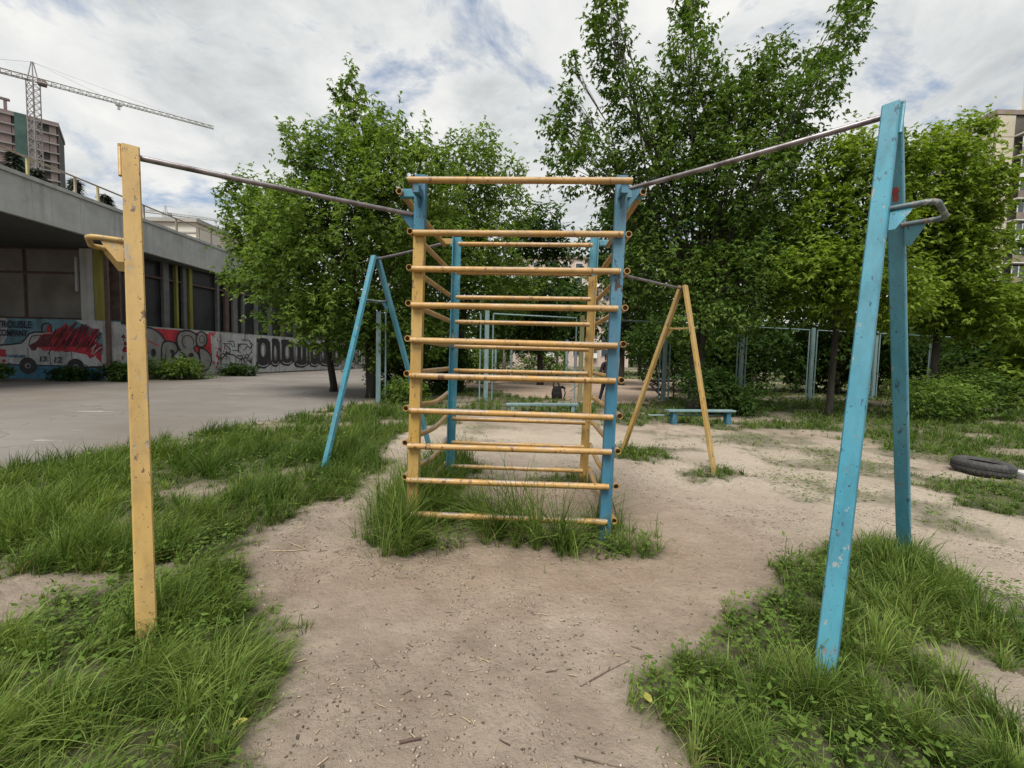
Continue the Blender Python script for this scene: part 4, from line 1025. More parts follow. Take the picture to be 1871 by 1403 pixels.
# shrubs
def shrub(label, x, y, rx, h, n, leaf, mt, seed, name='shrub', group='shrubs around the playground'):
    rg2 = np.random.default_rng(seed)
    lobes = [(x + rg2.uniform(-0.6, 0.6) * rx, y + rg2.uniform(-0.4, 0.4) * rx, h * rg2.uniform(0.3, 0.72), rx * rg2.uniform(0.35, 0.55), h * rg2.uniform(0.24, 0.36)) for _ in range(6)]
    t = tree(name, label, (x, y, 0), lobes, n, leaf, mt, seed, 0.03, group=group, cat='shrub', length=0.45, nleaf=5, nlets=3, wood=False, droop=0.35)
    g = G()
    for l in lobes: g.tube([(x, y, -0.05), ((x + l[0]) / 2, (y + l[1]) / 2, l[2] * 0.5), (l[0], l[1], l[2])], [0.02, 0.015, 0.006], 5, False)
    s = g.build('stem', M['bark'], t)
    s['kind'] = 'stuff'
    return t
shrub('leafy green shrub just in front of the fence end', 12.2, 13.0, 1.6, 1.25, 420, 0.13, 'leaf', 201)
shrub('large spreading light shrub with hanging twigs under the light yellowish tree', 14.6, 13.8, 1.8, 1.5, 380, 0.14, 'leaf_tall', 202)
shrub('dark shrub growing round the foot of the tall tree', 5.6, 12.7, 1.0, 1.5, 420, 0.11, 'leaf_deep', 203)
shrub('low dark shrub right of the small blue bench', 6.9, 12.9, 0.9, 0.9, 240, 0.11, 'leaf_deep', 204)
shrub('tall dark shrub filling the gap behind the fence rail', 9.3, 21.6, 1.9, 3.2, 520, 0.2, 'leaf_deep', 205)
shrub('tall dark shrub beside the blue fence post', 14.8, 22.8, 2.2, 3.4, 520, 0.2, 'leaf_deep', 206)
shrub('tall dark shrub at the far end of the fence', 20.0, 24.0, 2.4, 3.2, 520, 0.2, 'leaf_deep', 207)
shrub('small bright shrub on the grass left of the sandy path', -1.9, 24.5, 1.1, 1.9, 260, 0.15, 'leaf_bright', 208)
shrub('rounded bright shrub on the lawn beyond the sandy path', 2.4, 37.5, 2.4, 2.9, 300, 0.26, 'leaf', 209)
shrub('wide bright shrub on the lawn near the thin posts', -2.8, 38.5, 2.6, 2.4, 300, 0.26, 'leaf', 210)
shrub('young shrub beside the first fence post', -3.3, 13.6, 0.7, 0.7, 200, 0.10, 'leaf', 211)
shrub('leafy weeds in the shade of the broad maple', -3.9, 15.0, 1.0, 0.6, 200, 0.12, 'leaf_deep', 212)
shrub('leafy weeds climbing the corner pier of the painted wall', -18.4, 20.2, 0.8, 0.95, 220, 0.16, 'leaf_deep', 213, 'weed_clump', 'weeds along the painted wall')
shrub('wide green weed clump at the foot of the bubble letters', -17.4, 22.8, 1.5, 1.0, 340, 0.18, 'leaf', 214, 'weed_clump', 'weeds along the painted wall')
shrub('grassy weed clump below the painted car wheel', -20.2, 20.15, 1.0, 0.55, 220, 0.15, 'leaf_deep', 215, 'weed_clump', 'weeds along the painted wall')
shrub('low weed clump under the scribbled wall', -16.9, 27.0, 1.0, 0.7, 220, 0.18, 'leaf_deep', 216, 'weed_clump', 'weeds along the painted wall')
shrub('pale weed clump on the near road edge by the mural', -22.6, 18.6, 0.9, 0.7, 160, 0.15, 'leaf', 217, 'weed_clump', 'weeds along the painted wall')
# trees on the roof terrace side: dark spruces behind the railing
def spruce(label, x, y, h, z0=0.0, seed=0):
    rg2 = np.random.default_rng(seed)
    t = thing('spruce_tree', label, 'tree', (x, y, 0), 'spruces behind the pavilion roof')
    g = G(); g.tube([(x, y, -0.2), (x, y, h * 0.5), (x, y, h)], [0.28, 0.18, 0.03], 8); g.build('trunk', M['bark'], t, True)
    n = 2600
    tt = rg2.random(n) ** 0.8; z = h * (0.12 + 0.88 * tt); rad = (1 - tt) * h * 0.20 + 0.15
    az = rg2.integers(0, 13, n) * 0.483 + np.floor(z * 1.3) * 1.1 + rg2.normal(0, 0.1, n); q = rad * rg2.random(n) ** 0.4
    pos = np.stack([x + q * np.cos(az), y + q * np.sin(az), z - q * 0.25], 1)
    d = norm(np.stack([np.cos(az + rg2.normal(0, .5, n)), np.sin(az + rg2.normal(0, .5, n)), -0.35 + rg2.normal(0, .2, n)], 1))
    s = norm(np.cross(d, np.array([0, 0, 1.0])))
    leaf_object('crown', pos, d, s, rg2.uniform(0.35, 0.7, n), rg2.uniform(0.12, 0.22, n), np.clip(rg2.normal(.4, .2, n), 0, 1), M['leaf_spruce'], t)
spruce('broad dark spruce at the near end of the roof railing', -43.0, 38.5, 18.2, 0, 1)
spruce('dark spruce behind the roof railing, below the brick tower', -40.6, 38.0, 16.6, 0, 2)
spruce('dark spruce behind the roof railing, right of the brick tower', -37.6, 38.2, 15.9, 0, 3)
spruce('small dark spruce tip just above the roof slab', -34.9, 38.0, 14.6, 0, 4)

# ------------------------------------------------------------------ grass
def blades(name, x, y, z, L, w, lean, rn, mat, label=None, segs=2, parent=None):
    n = len(x); rg2 = np.random.default_rng(len(x))
    az = rg2.uniform(0, 6.283, n)
    cs = 0.11 * (1 + 0.10 * y); cx = np.floor(x / cs).astype(np.int64); cyi = np.floor(y / cs).astype(np.int64)
    tx_ = (cx + _h(cx, cyi, 5)) * cs; ty_ = (cyi + _h(cx, cyi, 6)) * cs
    pull = rg2.uniform(0.15, 0.75, n); x = x + (tx_ - x) * pull; y = y + (ty_ - y) * pull
    out = np.stack([x - tx_, y - ty_, np.zeros(n)], 1) / cs[:, None]
    lean = lean * 0.75 + out * 0.75
    L = L * (0.72 + 0.56 * _h(cx, cyi, 9)); rn = np.clip(rn + 0.60 * (_h(cx, cyi, 12) - 0.5), 0, 1)
    b = np.stack([x, y, z], 1)
    side = np.stack([np.cos(az), np.sin(az), np.zeros(n)], 1)
    bend = np.stack([-np.sin(az), np.cos(az), np.zeros(n)], 1) * rg2.normal(0, 0.32, n)[:, None] + lean + rg2.normal(0, 0.24, (n, 3)) * np.array([1, 1, 0])
    up = np.array([0, 0, 1.0])
    lv = []
    ts = [0, 0.45, 0.8] if segs == 2 else [0, 0.55]
    curl = rg2.uniform(0.5, 1.35, n)
    def at(t):
        h = L * (t - 0.28 * curl * t * t * np.clip(np.linalg.norm(bend, axis=1) * 1.6, 0, 1.6))
        return b + up * h[:, None] + bend * (L * (0.25 * t + curl * t * t))[:, None]
    nv = len(ts) * 2 + 1
    v = np.empty((n, nv, 3))
    for i, t in enumerate(ts):
        c = at(t); ww = w * (1 - 0.45 * t) / 2
        v[:, 2 * i] = c - side * ww[:, None]; v[:, 2 * i + 1] = c + side * ww[:, None]
    v[:, -1] = at(1.0)
    base = (np.arange(n) * nv)[:, None]
    quads = np.concatenate([base + np.array([[2 * i, 2 * i + 1, 2 * i + 3, 2 * i + 2]]) for i in range(len(ts) - 1)])
    k = 2 * (len(ts) - 1)
    tris = base + np.array([[k, k + 1, nv - 1]])
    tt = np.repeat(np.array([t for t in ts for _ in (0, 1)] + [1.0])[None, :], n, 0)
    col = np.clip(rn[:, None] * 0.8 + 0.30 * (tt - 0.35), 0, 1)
    me = fast_mesh(name, v.reshape(-1, 3), quads, tris, mat, {'rnd': col.ravel()})
    o = bpy.data.objects.new(name, me); COL.objects.link(o); o['kind'] = 'stuff'
    if label: o['label'] = label; o['category'] = 'grass'
    return o
def sample(x0, x1, y0, y1, dens, rg):
    n = int((x1 - x0) * (y1 - y0) * dens); return rg.uniform(x0, x1, n), rg.uniform(y0, y1, n)
rg = np.random.default_rng(9)
acc = {'grass': [], 'dry': [], 'weed': [], 'short': []}
bands = [(1.0, 2.2, -3.6, 3.6, 12500, 0.0045), (2.2, 3.6, -5.0, 4.8, 8800, 0.0054), (3.6, 5.2, -6.6, 7.5, 4600, 0.0064), (5.2, 8.0, -7.0, 10.5, 2300, 0.0088),
         (8.0, 12.0, -6.5, 16.0, 900, 0.0135), (12.0, 18.0, -6.0, 24.0, 330, 0.022), (18.0, 30.0, -6.0, 34.0, 75, 0.042), (30.0, 60.0, -20.0, 50.0, 16, 0.09)]
for (y0, y1, x0, x1, dens, bw) in bands:
    x, y = sample(x0, x1, y0, y1, dens, rg)
    idx = patch_index(x, y); td = turf_density(x, y, idx)
    js = 0.13 * (1 + 0.06 * y); jidx = patch_index(x + rg.normal(0, 1, len(x)) * js, y + rg.normal(0, 1, len(x)) * js)
    fringe = (idx < 0) & (jidx >= 0) & (rg.random(len(x)) < 0.16); idx = np.where(fringe, jidx, idx); td = np.where(fringe, 0.8, td)
    clump = fbm(x * 2.6, y * 2.6, 31, 3); keep = (idx >= 0) & (rg.random(len(x)) < td * np.clip((clump - 0.22) / 0.3, 0.25, 1))
    x, y, idx, clump, td, fringe = x[keep], y[keep], idx[keep], clump[keep], td[keep], fringe[keep]
    par = np.array([(p[2], p[4], p[5][0], p[5][1]) for p in PATCHES])[idx]
    # grass gets shorter towards a patch's edge
    e = np.zeros(len(x))
    for ddx, ddy in ((0.16, 0), (-0.16, 0), (0, 0.16), (0, -0.16)):
        e += (patch_index(x + ddx * (1 + y * 0.03), y + ddy * (1 + y * 0.03)) >= 0)
    e = np.where((idx >= 2) & (idx <= 5), 0.75, 0.42) + np.where((idx >= 2) & (idx <= 5), 0.25, 0.58) * e / 4
    Lc = par[:, 0] * (0.45 + 0.95 * np.clip((clump - 0.25) * 2, 0, 1)) * e
    L = Lc * rg.uniform(0.55, 1.25, len(x)) * np.clip(td, 0.5, 1)
    tall = rg.random(len(x)) < 0.02; L[tall] *= 1.45
    under = rg.random(len(x)) < 0.38; L[under] *= rg.uniform(0.3, 0.7, under.sum())
    L = np.where(fringe, np.minimum(L, 0.09) * rg.uniform(0.3, 1.0, len(x)), L)
    z = gheight(x, y) - 0.01
    rn = np.clip(0.30 + 0.55 * (fbm(x * 1.3, y * 1.3, 77, 3) - 0.5) * 2 * 0.7 + rg.normal(0, 0.19, len(x)) + 0.03, 0, 1)
    lean = np.stack([par[:, 2], par[:, 3], np.zeros(len(x))], 1) + np.stack([(fbm(x * 1.8, y * 1.8, 5) - 0.5) * 0.9, (fbm(x * 1.8, y * 1.8, 6) - 0.5) * 0.9, np.zeros(len(x))], 1)
    lean[under] += rg.normal(0, 0.55, (int(under.sum()), 3)) * np.array([1, 1, 0])
    dry = rg.random(len(x)) < np.clip(par[:, 1] + 0.03 + (1 - e) * 0.45 + 0.25 * fringe, 0, 0.6)
    bwid = bw * rg.uniform(0.7, 1.35, len(x))
    for key, mk_ in (('grass', ~dry), ('dry', dry)):
        acc[key].append((x[mk_], y[mk_], z[mk_], L[mk_] * (0.7 if key == 'dry' else 1), bwid[mk_], lean[mk_], rn[mk_], np.full(mk_.sum(), y0)))
for key, nm, mt, lab in (('grass', 'grass', 'grass', 'long green grass growing in patches and tufts on the dirt'), ('dry', 'dry_grass', 'dry', 'thin straw-coloured dry grass at the patch edges')):
    A = [np.concatenate([q[i] for q in acc[key]]) for i in range(8)]
    near = A[7] < 5.0
    if key == 'grass':
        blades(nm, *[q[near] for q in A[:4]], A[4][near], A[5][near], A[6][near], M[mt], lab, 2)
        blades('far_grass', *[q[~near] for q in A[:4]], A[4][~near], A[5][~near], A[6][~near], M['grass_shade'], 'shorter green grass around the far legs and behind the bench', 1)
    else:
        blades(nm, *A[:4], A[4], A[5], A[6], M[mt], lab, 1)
# broad-leaved weeds low in the grass
x, y = [], []
for (y0, y1, x0, x1, dens) in ((1.0, 3.6, -4.5, 4.5, 4800), (3.6, 9.0, -6.5, 8.0, 1000)):
    a, b = sample(x0, x1, y0, y1, dens, rg); x.append(a); y.append(b)
x = np.concatenate(x); y = np.concatenate(y); idx = patch_index(x, y)
keep = (idx >= 0) & (rg.random(len(x)) < np.clip((fbm(x * 1.5, y * 1.5, 63, 3) - 0.33) * 2.2, 0.05, 0.55)); x, y = x[keep], y[keep]; n = len(x)
az = rg.uniform(0, 6.28, n)
pos = np.stack([x, y, gheight(x, y) + rg.uniform(0.01, 0.13, n)], 1)
d = norm(np.stack([np.cos(az), np.sin(az), rg.uniform(-0.1, 0.7, n)], 1)); s = norm(np.cross(d, np.array([0, 0, 1.0])))
Lw = (0.010 + 0.034 * rg.random(n) ** 2) * (1 + 0.10 * y)
wo = leaf_object('weeds', pos, d, s, Lw, Lw * rg.uniform(0.4, 0.6, n), np.clip(rg.normal(0.45, 0.2, n), 0, 1), M['weed'], None)
wo['kind'] = 'stuff'; wo['label'] = 'small broad-leaved weeds mixed into the grass'; wo['category'] = 'weeds'

# ------------------------------------------------------------------ fence of the sports court
def fy(x): return 15.3 + 0.29 * x
fence = thing('court_fence', 'tall faded blue steel fence frame of posts and thin pipes with its mesh gone', 'fence', (-4.3, fy(-4.3), 0))
FX = [-4.3, -0.9, 2.5, 5.9, 9.4, 13.0, 16.6, 20.2, 23.8]
fd = Vector((1, 0.29, 0)).normalized(); fn = Vector((-fd.y, fd.x, 0))
for i, x in enumerate(FX):
    p = Vector((x, fy(x), 0)); ht = 3.12 if i else 2.9
    g = G(); g.beam(p - Vector((0, 0, 0.2)), p + Vector((0, 0, ht)), fd, 0.15, 0.10, 0.012); g.build('post', M['green_post'] if i == 2 else M['old_blue'], fence)
for i in range(len(FX) - 1):
    a = Vector((FX[i], fy(FX[i]), 0)) + fd * 0.22; b = Vector((FX[i + 1], fy(FX[i + 1]), 0)) - fd * 0.22
    for q in (a, b):
        g = G(); g.tube([q + Vector((0, 0, 0.02)), q + Vector((0, 0, 3.0))], 0.026, 8); autosmooth(g.build('pipe', M['old_blue'], fence))
    if i in (1, 2, 3, 4, 5, 6, 7):
        g = G(); g.tube([a + Vector((0, 0, 3.02)), b + Vector((0, 0, 3.02))], 0.026, 8); autosmooth(g.build('top_rail', M['old_blue'], fence))
# slim far posts on the lawn
for k, (x, y, h, w, mt, lab) in enumerate(((-1.4, 36.4, 3.0, 0.09, 'old_blue', 'thin grey post on the lawn left of the birch-like stem'), (-0.1, 37.1, 2.8, 0.09, 'old_blue', 'thin grey post on the lawn beside the birch-like stem'),
        (4.0, 39.4, 3.0, 0.10, 'g_grey', 'thin pale post on the lawn behind the black backpack'), (4.9, 39.8, 3.2, 0.13, 'old_blue', 'thin blue post on the lawn behind the person'), (5.8, 40.4, 2.6, 0.13, 'g_grey', 'thick pale grey post on the lawn behind the person'),
        (14.2, 40.2, 4.2, 0.16, 'mullion_yellow', 'bright yellow post on the lawn under the tall tree'), (15.6, 41.5, 3.6, 0.14, 'old_blue', 'dull blue post on the lawn beside the yellow post'))):
    g = G(); g.tube([(x, y, -0.1), (x, y, h * 0.5), (x, y, h)], w, 8); g.tube([(x, y, h), (x, y, h + 0.03)], w * 1.2, 8)
    tag(g.build('lawn_post', M[mt], None, False, (x, y, 0)), lab, 'post', 'posts on the far lawn')
# slim pale forked stem
st = thing('young_birch', 'slim pale forked birch-like stem on the lawn beyond the sandy path', 'tree', (-0.7, 36.8, 0))
g = G(); g.tube([(-0.7, 36.8, -0.1), (-0.68, 36.8, 2.6), (-0.55, 36.8, 4.2)], [0.16, 0.13, 0.09], 8); g.build('trunk', M['pale_bark'], st, True)
for sx in (-1, 1):
    g = G(); g.tube([(-0.56, 36.8, 4.1), (-0.56 + 0.5 * sx, 36.8, 4.9), (-0.5 + 0.6 * sx, 36.9, 6.2)], [0.09, 0.07, 0.03], 7); g.build('branch', M['pale_bark'], st, True)
rgb_ = np.random.default_rng(55)
P_, D_, L_ = lobe_shoots([(-0.6, 36.9, 6.6, 1.6, 1.3)], 220, rgb_)
pos, d, s, L, Wd, rn = shoots_to_leaves(P_, D_, L_, 5, 0.35, rgb_)
leaf_object('crown', pos, d, s, L, Wd, rn, M['leaf_deep'], st)

# ------------------------------------------------------------------ bench, beam, tyre, slab, swing seat
bench = thing('low_bench', 'low plank bench on two blue legs at the edge of the dirt', 'bench', (4.7, 10.8, 0))
u = Vector((1.45, 0.22, 0)).normalized(); v2 = Vector((-u.y, u.x, 0))
g = G(); c0 = Vector((4.72, 10.8, 0.335)); g.beam(c0 - u * 0.93, c0 + u * 0.85, v2, 0.24, 0.045, 0.006); g.build('seat', M['old_blue'], bench)
for k in (-0.74, 0.70):
    g = G(); p = Vector((4.72, 10.8, 0)) + u * k; g.beam(p - Vector((0, 0, 0.1)), p + Vector((0, 0, 0.312)), u, 0.12, 0.16, 0.01); g.build('leg', M['blue_dark'], bench)
g = G(); p = Vector((4.72, 10.95, 0.20)); g.tube([p - u * 1.35, p + u * 0.75], 0.018, 8); g.build('stretcher', M['old_blue'], bench)
beam = thing('balance_beam', 'low grey-blue balance beam lying in the grass behind the climbing frame', 'balance beam', (0.9, 12.6, 0))
u = Vector((2.09, 0.39, 0)).normalized(); v2 = Vector((-u.y, u.x, 0)); c0 = Vector((0.9, 12.6, 0.21))
g = G(); g.beam(c0 - u * 1.08, c0 + u * 1.06, v2, 0.16, 0.07, 0.008); g.build('beam', M['old_blue'], beam)
for k in (-0.9, 0.9):
    g = G(); p = Vector((0.9, 12.6, 0)) + u * k; g.beam(p - Vector((0, 0, 0.1)), p + Vector((0, 0, 0.174)), u, 0.10, 0.12); g.build('leg', M['old_blue'], beam)
m = MT('tyre_rubber'); f = m.noise(14, 6, 0.65); m.col(m.ramp(f, [(0.35, (0.022, 0.022, 0.023)), (0.65, (0.058, 0.056, 0.054))])); m.rough(0.85); m.bump(m.noise(70, 4), 0.4, 0.004); M['rubber'] = m.m
ty = thing('old_tyre', 'worn black car tyre lying flat on the grass strip', 'tyre', (7.0, 6.42, 0))
prof = [(r_ * 0.67, h_ * 0.78) for r_, h_ in [(0.30, 0.03), (0.33, 0.005), (0.42, 0.0), (0.475, 0.025), (0.505, 0.07), (0.507, 0.115), (0.497, 0.12), (0.497, 0.135), (0.507, 0.14), (0.505, 0.19), (0.475, 0.235), (0.42, 0.262), (0.36, 0.255), (0.315, 0.235), (0.30, 0.215), (0.325, 0.2), (0.40, 0.13), (0.325, 0.06)]]
tz = Vector((0.05, -0.03, 1)).normalized(); tx = Vector((1, 0, 0)); tx = (tx - tz * tx.dot(tz)).normalized(); tyv = tz.cross(tx)
g = G(); g.lathe(prof, (7.0, 6.42, -0.01), tx, tyv, tz, 56); o = g.build('carcass', M['rubber'], ty); autosmooth(o, 40)
for k in range(40):
    t = 2 * math.pi * k / 40; dvec = tx * math.cos(t) + tyv * math.sin(t); tn = tz.cross(dvec)
    for z0, z1, sh in ((0.050, 0.090, 0.014), (0.112, 0.156, -0.014)):
        p = Vector((7.0, 6.42, -0.01)) + dvec * 0.338 + tz * z0; q = Vector((7.0, 6.42, -0.01)) + dvec * 0.338 + tz * z1 + tn * sh
        g = G(); g.beam(p, q, tn, 0.045, 0.007); g.build('tread_block', M['rubber'], ty)
g = G(); g.box((7.55, 6.02, 0.035), (0.7, 0.5, 0.11), -0.2)
o = g.build('concrete_slab', M['concrete'], None, False, (7.55, 6.02, 0)); tag(o, 'pale concrete slab half sunk in grass beside the old tyre', 'slab')
bm = bmesh.new(); bm.from_mesh(o.data); bmesh.ops.bevel(bm, geom=list(bm.edges), offset=0.015, segments=2, affect='EDGES'); bm.to_mesh(o.data); bm.free()
sw = thing('seesaw', 'dark old seesaw board on a slanted prop beside the tall tree', 'seesaw', (6.0, 17.2, 0))
g = G(); g.beam((5.5, 17.9, 0.72), (6.75, 18.2, 0.72), (0, 1, 0), 0.26, 0.10, 0.01); g.build('board', M['rust_brown'], sw)
g = G(); g.beam((5.55, 17.9, 0.68), (6.05, 17.0, -0.05), (1, 0, 0), 0.06, 0.06); g.build('prop', M['rust_brown'], sw)
g = G(); g.beam((6.7, 18.15, 0.68), (6.9, 18.6, -0.05), (1, 0, 0), 0.06, 0.06); g.build('prop', M['rust_brown'], sw)

# ------------------------------------------------------------------ backpack and person
M['bag'] = simple('black_nylon', (0.005, 0.0045, 0.005), 0.95, 0.4, 12, 0.3)
bag = thing('backpack', 'black backpack standing on the grass edge by the sandy path', 'backpack', (1.73, 16.7, 0))
bx0, by0 = 1.73, 16.7
def blobmesh(name, sections, mat, parent, n=14):
    vs = []; fs = []
    for (cx, cy, z, rx, ry, p) in sections:
        for j in range(n):
            t = 2 * math.pi * j / n; c_, s_ = math.cos(t), math.sin(t)
            vs.append((cx + rx * math.copysign(abs(c_) ** p, c_), cy + ry * math.copysign(abs(s_) ** p, s_), z))
    for i in range(len(sections) - 1):
        for j in range(n): fs.append((i * n + j, i * n + (j + 1) % n, (i + 1) * n + (j + 1) % n, (i + 1) * n + j))
    fs += [tuple(range(n - 1, -1, -1)), tuple(range((len(sections) - 1) * n, len(sections) * n))]
    return mk(name, vs, fs, mat, parent, True)
blobmesh('body', [(bx0, by0, 0.0, 0.15, 0.09, .6), (bx0, by0, 0.05, 0.20, 0.13, .6), (bx0 - .01, by0, 0.2, 0.205, 0.14, .6), (bx0 - .01, by0, 0.36, 0.18, 0.12, .65), (bx0 - .02, by0, 0.46, 0.12, 0.08, .8), (bx0 - .02, by0, 0.49, 0.05, 0.03, 1)], M['bag'], bag)
blobmesh('front_pocket', [(bx0, by0 - .13, 0.04, 0.13, 0.05, .6), (bx0, by0 - .145, 0.1, 0.15, 0.06, .6), (bx0, by0 - .14, 0.24, 0.14, 0.05, .7), (bx0, by0 - .13, 0.28, 0.08, 0.02, .8)], M['bag'], bag)
g = G(); g.tube([(bx0 - .13, by0 + .03, 0.42), (bx0 - .15, by0 + .03, 0.56), (bx0 - .10, by0 + .03, 0.64), (bx0 - .02, by0 + .03, 0.65), (bx0 + .05, by0 + .03, 0.58), (bx0 + .10, by0 + .03, 0.43)], 0.028, 8); g.build('handle', M['bag'], bag, True)
g = G(); g.tube([(bx0 + .12, by0 - .02, 0.44), (bx0 + .26, by0 - .02, 0.40), (bx0 + .31, by0 - .02, 0.24), (bx0 + .28, by0 - .02, 0.08)], 0.022, 8); g.build('strap', M['bag'], bag, True)
g = G(); g.tube([(bx0 + .05, by0, 0.42), (bx0 + .2, by0, 0.46), (bx0 + .33, by0, 0.40)], [0.05, 0.06, 0.02], 8); g.build('flap', M['bag'], bag, True)

M['trousers'] = simple('navy_trousers', (0.012, 0.013, 0.030), 0.9, 0.3, 8)
M['jacket'] = simple('maroon_black_jacket', (0.040, 0.016, 0.018), 0.85, 0.4, 6)
M['skin'] = simple('skin', (0.42, 0.26, 0.19), 0.55, 0.08, 10)
M['hair'] = simple('dark_hair', (0.030, 0.016, 0.012), 0.6, 0.4, 30)
M['shoe'] = simple('dark_shoe', (0.02, 0.02, 0.022), 0.6, 0.3, 10)
px0, py0 = 3.36, 15.55
per = thing('person', 'person in dark clothes standing with one foot forward beside the sandy path', 'person', (px0, py0, 0))
J = {}; E_ = []; 
def jt(n, x, y, z, r, parent_=None):
    J[n] = (len(J), (x, y, z), r)
    if parent_: E_.append((J[parent_][0], J[n][0]))
jt('pelvis', 0, 0, 0.93, (0.155, 0.115)); jt('waist', 0.0, 0.0, 1.08, (0.135, 0.10), 'pelvis'); jt('chest', 0.0, 0.01, 1.26, (0.165, 0.115), 'waist'); jt('collar', 0, 0.015, 1.42, (0.10, 0.085), 'chest')
jt('neck', 0, 0.0, 1.50, (0.055, 0.055), 'collar'); jt('chin', 0, -0.015, 1.555, (0.07, 0.08), 'neck'); jt('face', 0, -0.015, 1.63, (0.078, 0.098), 'chin'); jt('crown', 0, 0.0, 1.70, (0.06, 0.075), 'face')
for s_, nm in ((-1, 'l'), (1, 'r')):
    jt('hip' + nm, 0.09 * s_, 0, 0.87, (0.095, 0.10), 'pelvis')
    jt('knee' + nm, 0.11 * s_, -0.10 * s_ - 0.02, 0.49, (0.066, 0.07), 'hip' + nm); jt('calf' + nm, 0.11 * s_, -0.14 * s_, 0.33, (0.06, 0.063), 'knee' + nm)
    jt('ankle' + nm, 0.11 * s_, -0.19 * s_ + 0.03, 0.09, (0.045, 0.05), 'calf' + nm); jt('heel' + nm, 0.11 * s_, -0.19 * s_ + 0.05, 0.045, (0.04, 0.045), 'ankle' + nm); jt('toe' + nm, 0.125 * s_, -0.19 * s_ - 0.15, 0.035, (0.04, 0.03), 'heel' + nm)
    jt('shoulder' + nm, 0.185 * s_, 0.01, 1.385, (0.07, 0.065), 'collar'); jt('elbow' + nm, 0.235 * s_, 0.05, 1.11, (0.05, 0.05), 'shoulder' + nm); jt('wrist' + nm, 0.23 * s_, -0.06, 0.88, (0.032, 0.036), 'elbow' + nm)
    jt('palm' + nm, 0.225 * s_, -0.085, 0.81, (0.02, 0.036), 'wrist' + nm)
    for q, (dy_, ln_) in enumerate(((-0.032, 0.075), (-0.011, 0.09), (0.010, 0.085), (0.030, 0.065))):
        jt(f'k{q}' + nm, 0.222 * s_, -0.085 + dy_, 0.775, (0.010, 0.010), 'palm' + nm); jt(f'f{q}' + nm, 0.205 * s_, -0.09 + dy_, 0.775 - ln_ * 0.8, (0.008, 0.008), f'k{q}' + nm)
    jt('thumb' + nm, 0.205 * s_, -0.125, 0.80, (0.010, 0.010), 'palm' + nm); jt('thumbt' + nm, 0.195 * s_, -0.135, 0.765, (0.008, 0.008), 'thumb' + nm)
me = bpy.data.meshes.new('body')
yawp = 0.5
def rotp(p): return (p[0] * math.cos(yawp) - p[1] * math.sin(yawp), p[0] * math.sin(yawp) + p[1] * math.cos(yawp), p[2])
me.from_pydata([rotp(j[1]) for j in J.values()], E_, [])
tmp = bpy.data.objects.new('body', me); COL.objects.link(tmp)
sk_ = tmp.modifiers.new('skin', 'SKIN'); sb = tmp.modifiers.new('sub', 'SUBSURF'); sb.levels = 2; sb.render_levels = 2
for k, j in enumerate(J.values()):
    me.skin_vertices[0].data[k].radius = j[2]; me.skin_vertices[0].data[k].use_root = (k == 0)
dg = bpy.context.evaluated_depsgraph_get(); dg.update()
bme = bpy.data.meshes.new_from_object(tmp.evaluated_get(dg)); bpy.data.objects.remove(tmp)
bme.name = 'body'
bme.materials.clear()
for k in ('skin', 'trousers', 'jacket', 'shoe'): bme.materials.append(M[k])
for p in bme.polygons:
    z = p.center.z; r_ = math.hypot(p.center.x, p.center.y); p.use_smooth = True
    p.material_index = 3 if z < 0.085 else (0 if z > 1.475 or (z < 0.86 and r_ > 0.185 and z > 0.68) else (2 if (z > 0.90 or r_ > 0.185) and z > 0.7 else 1))
zmin = min(v.co.z for v in bme.vertices)
for v in bme.vertices: v.co.z -= zmin - 0.0
bo = bpy.data.objects.new('body', bme); COL.objects.link(bo); bo.parent = per
g = G(); vs = []
hv = [(px0, py0 + .03, 1.47 - zmin, 0.06, 0.05, 1), (px0, py0 + .03, 1.56 - zmin, 0.085, 0.075, 1), (px0, py0 + .015, 1.66 - zmin, 0.095, 0.10, 1), (px0, py0 + .01, 1.735 - zmin, 0.075, 0.085, 1), (px0, py0 + .01, 1.765 - zmin, 0.03, 0.035, 1)]
blobmesh('hair', hv, M['hair'], per)

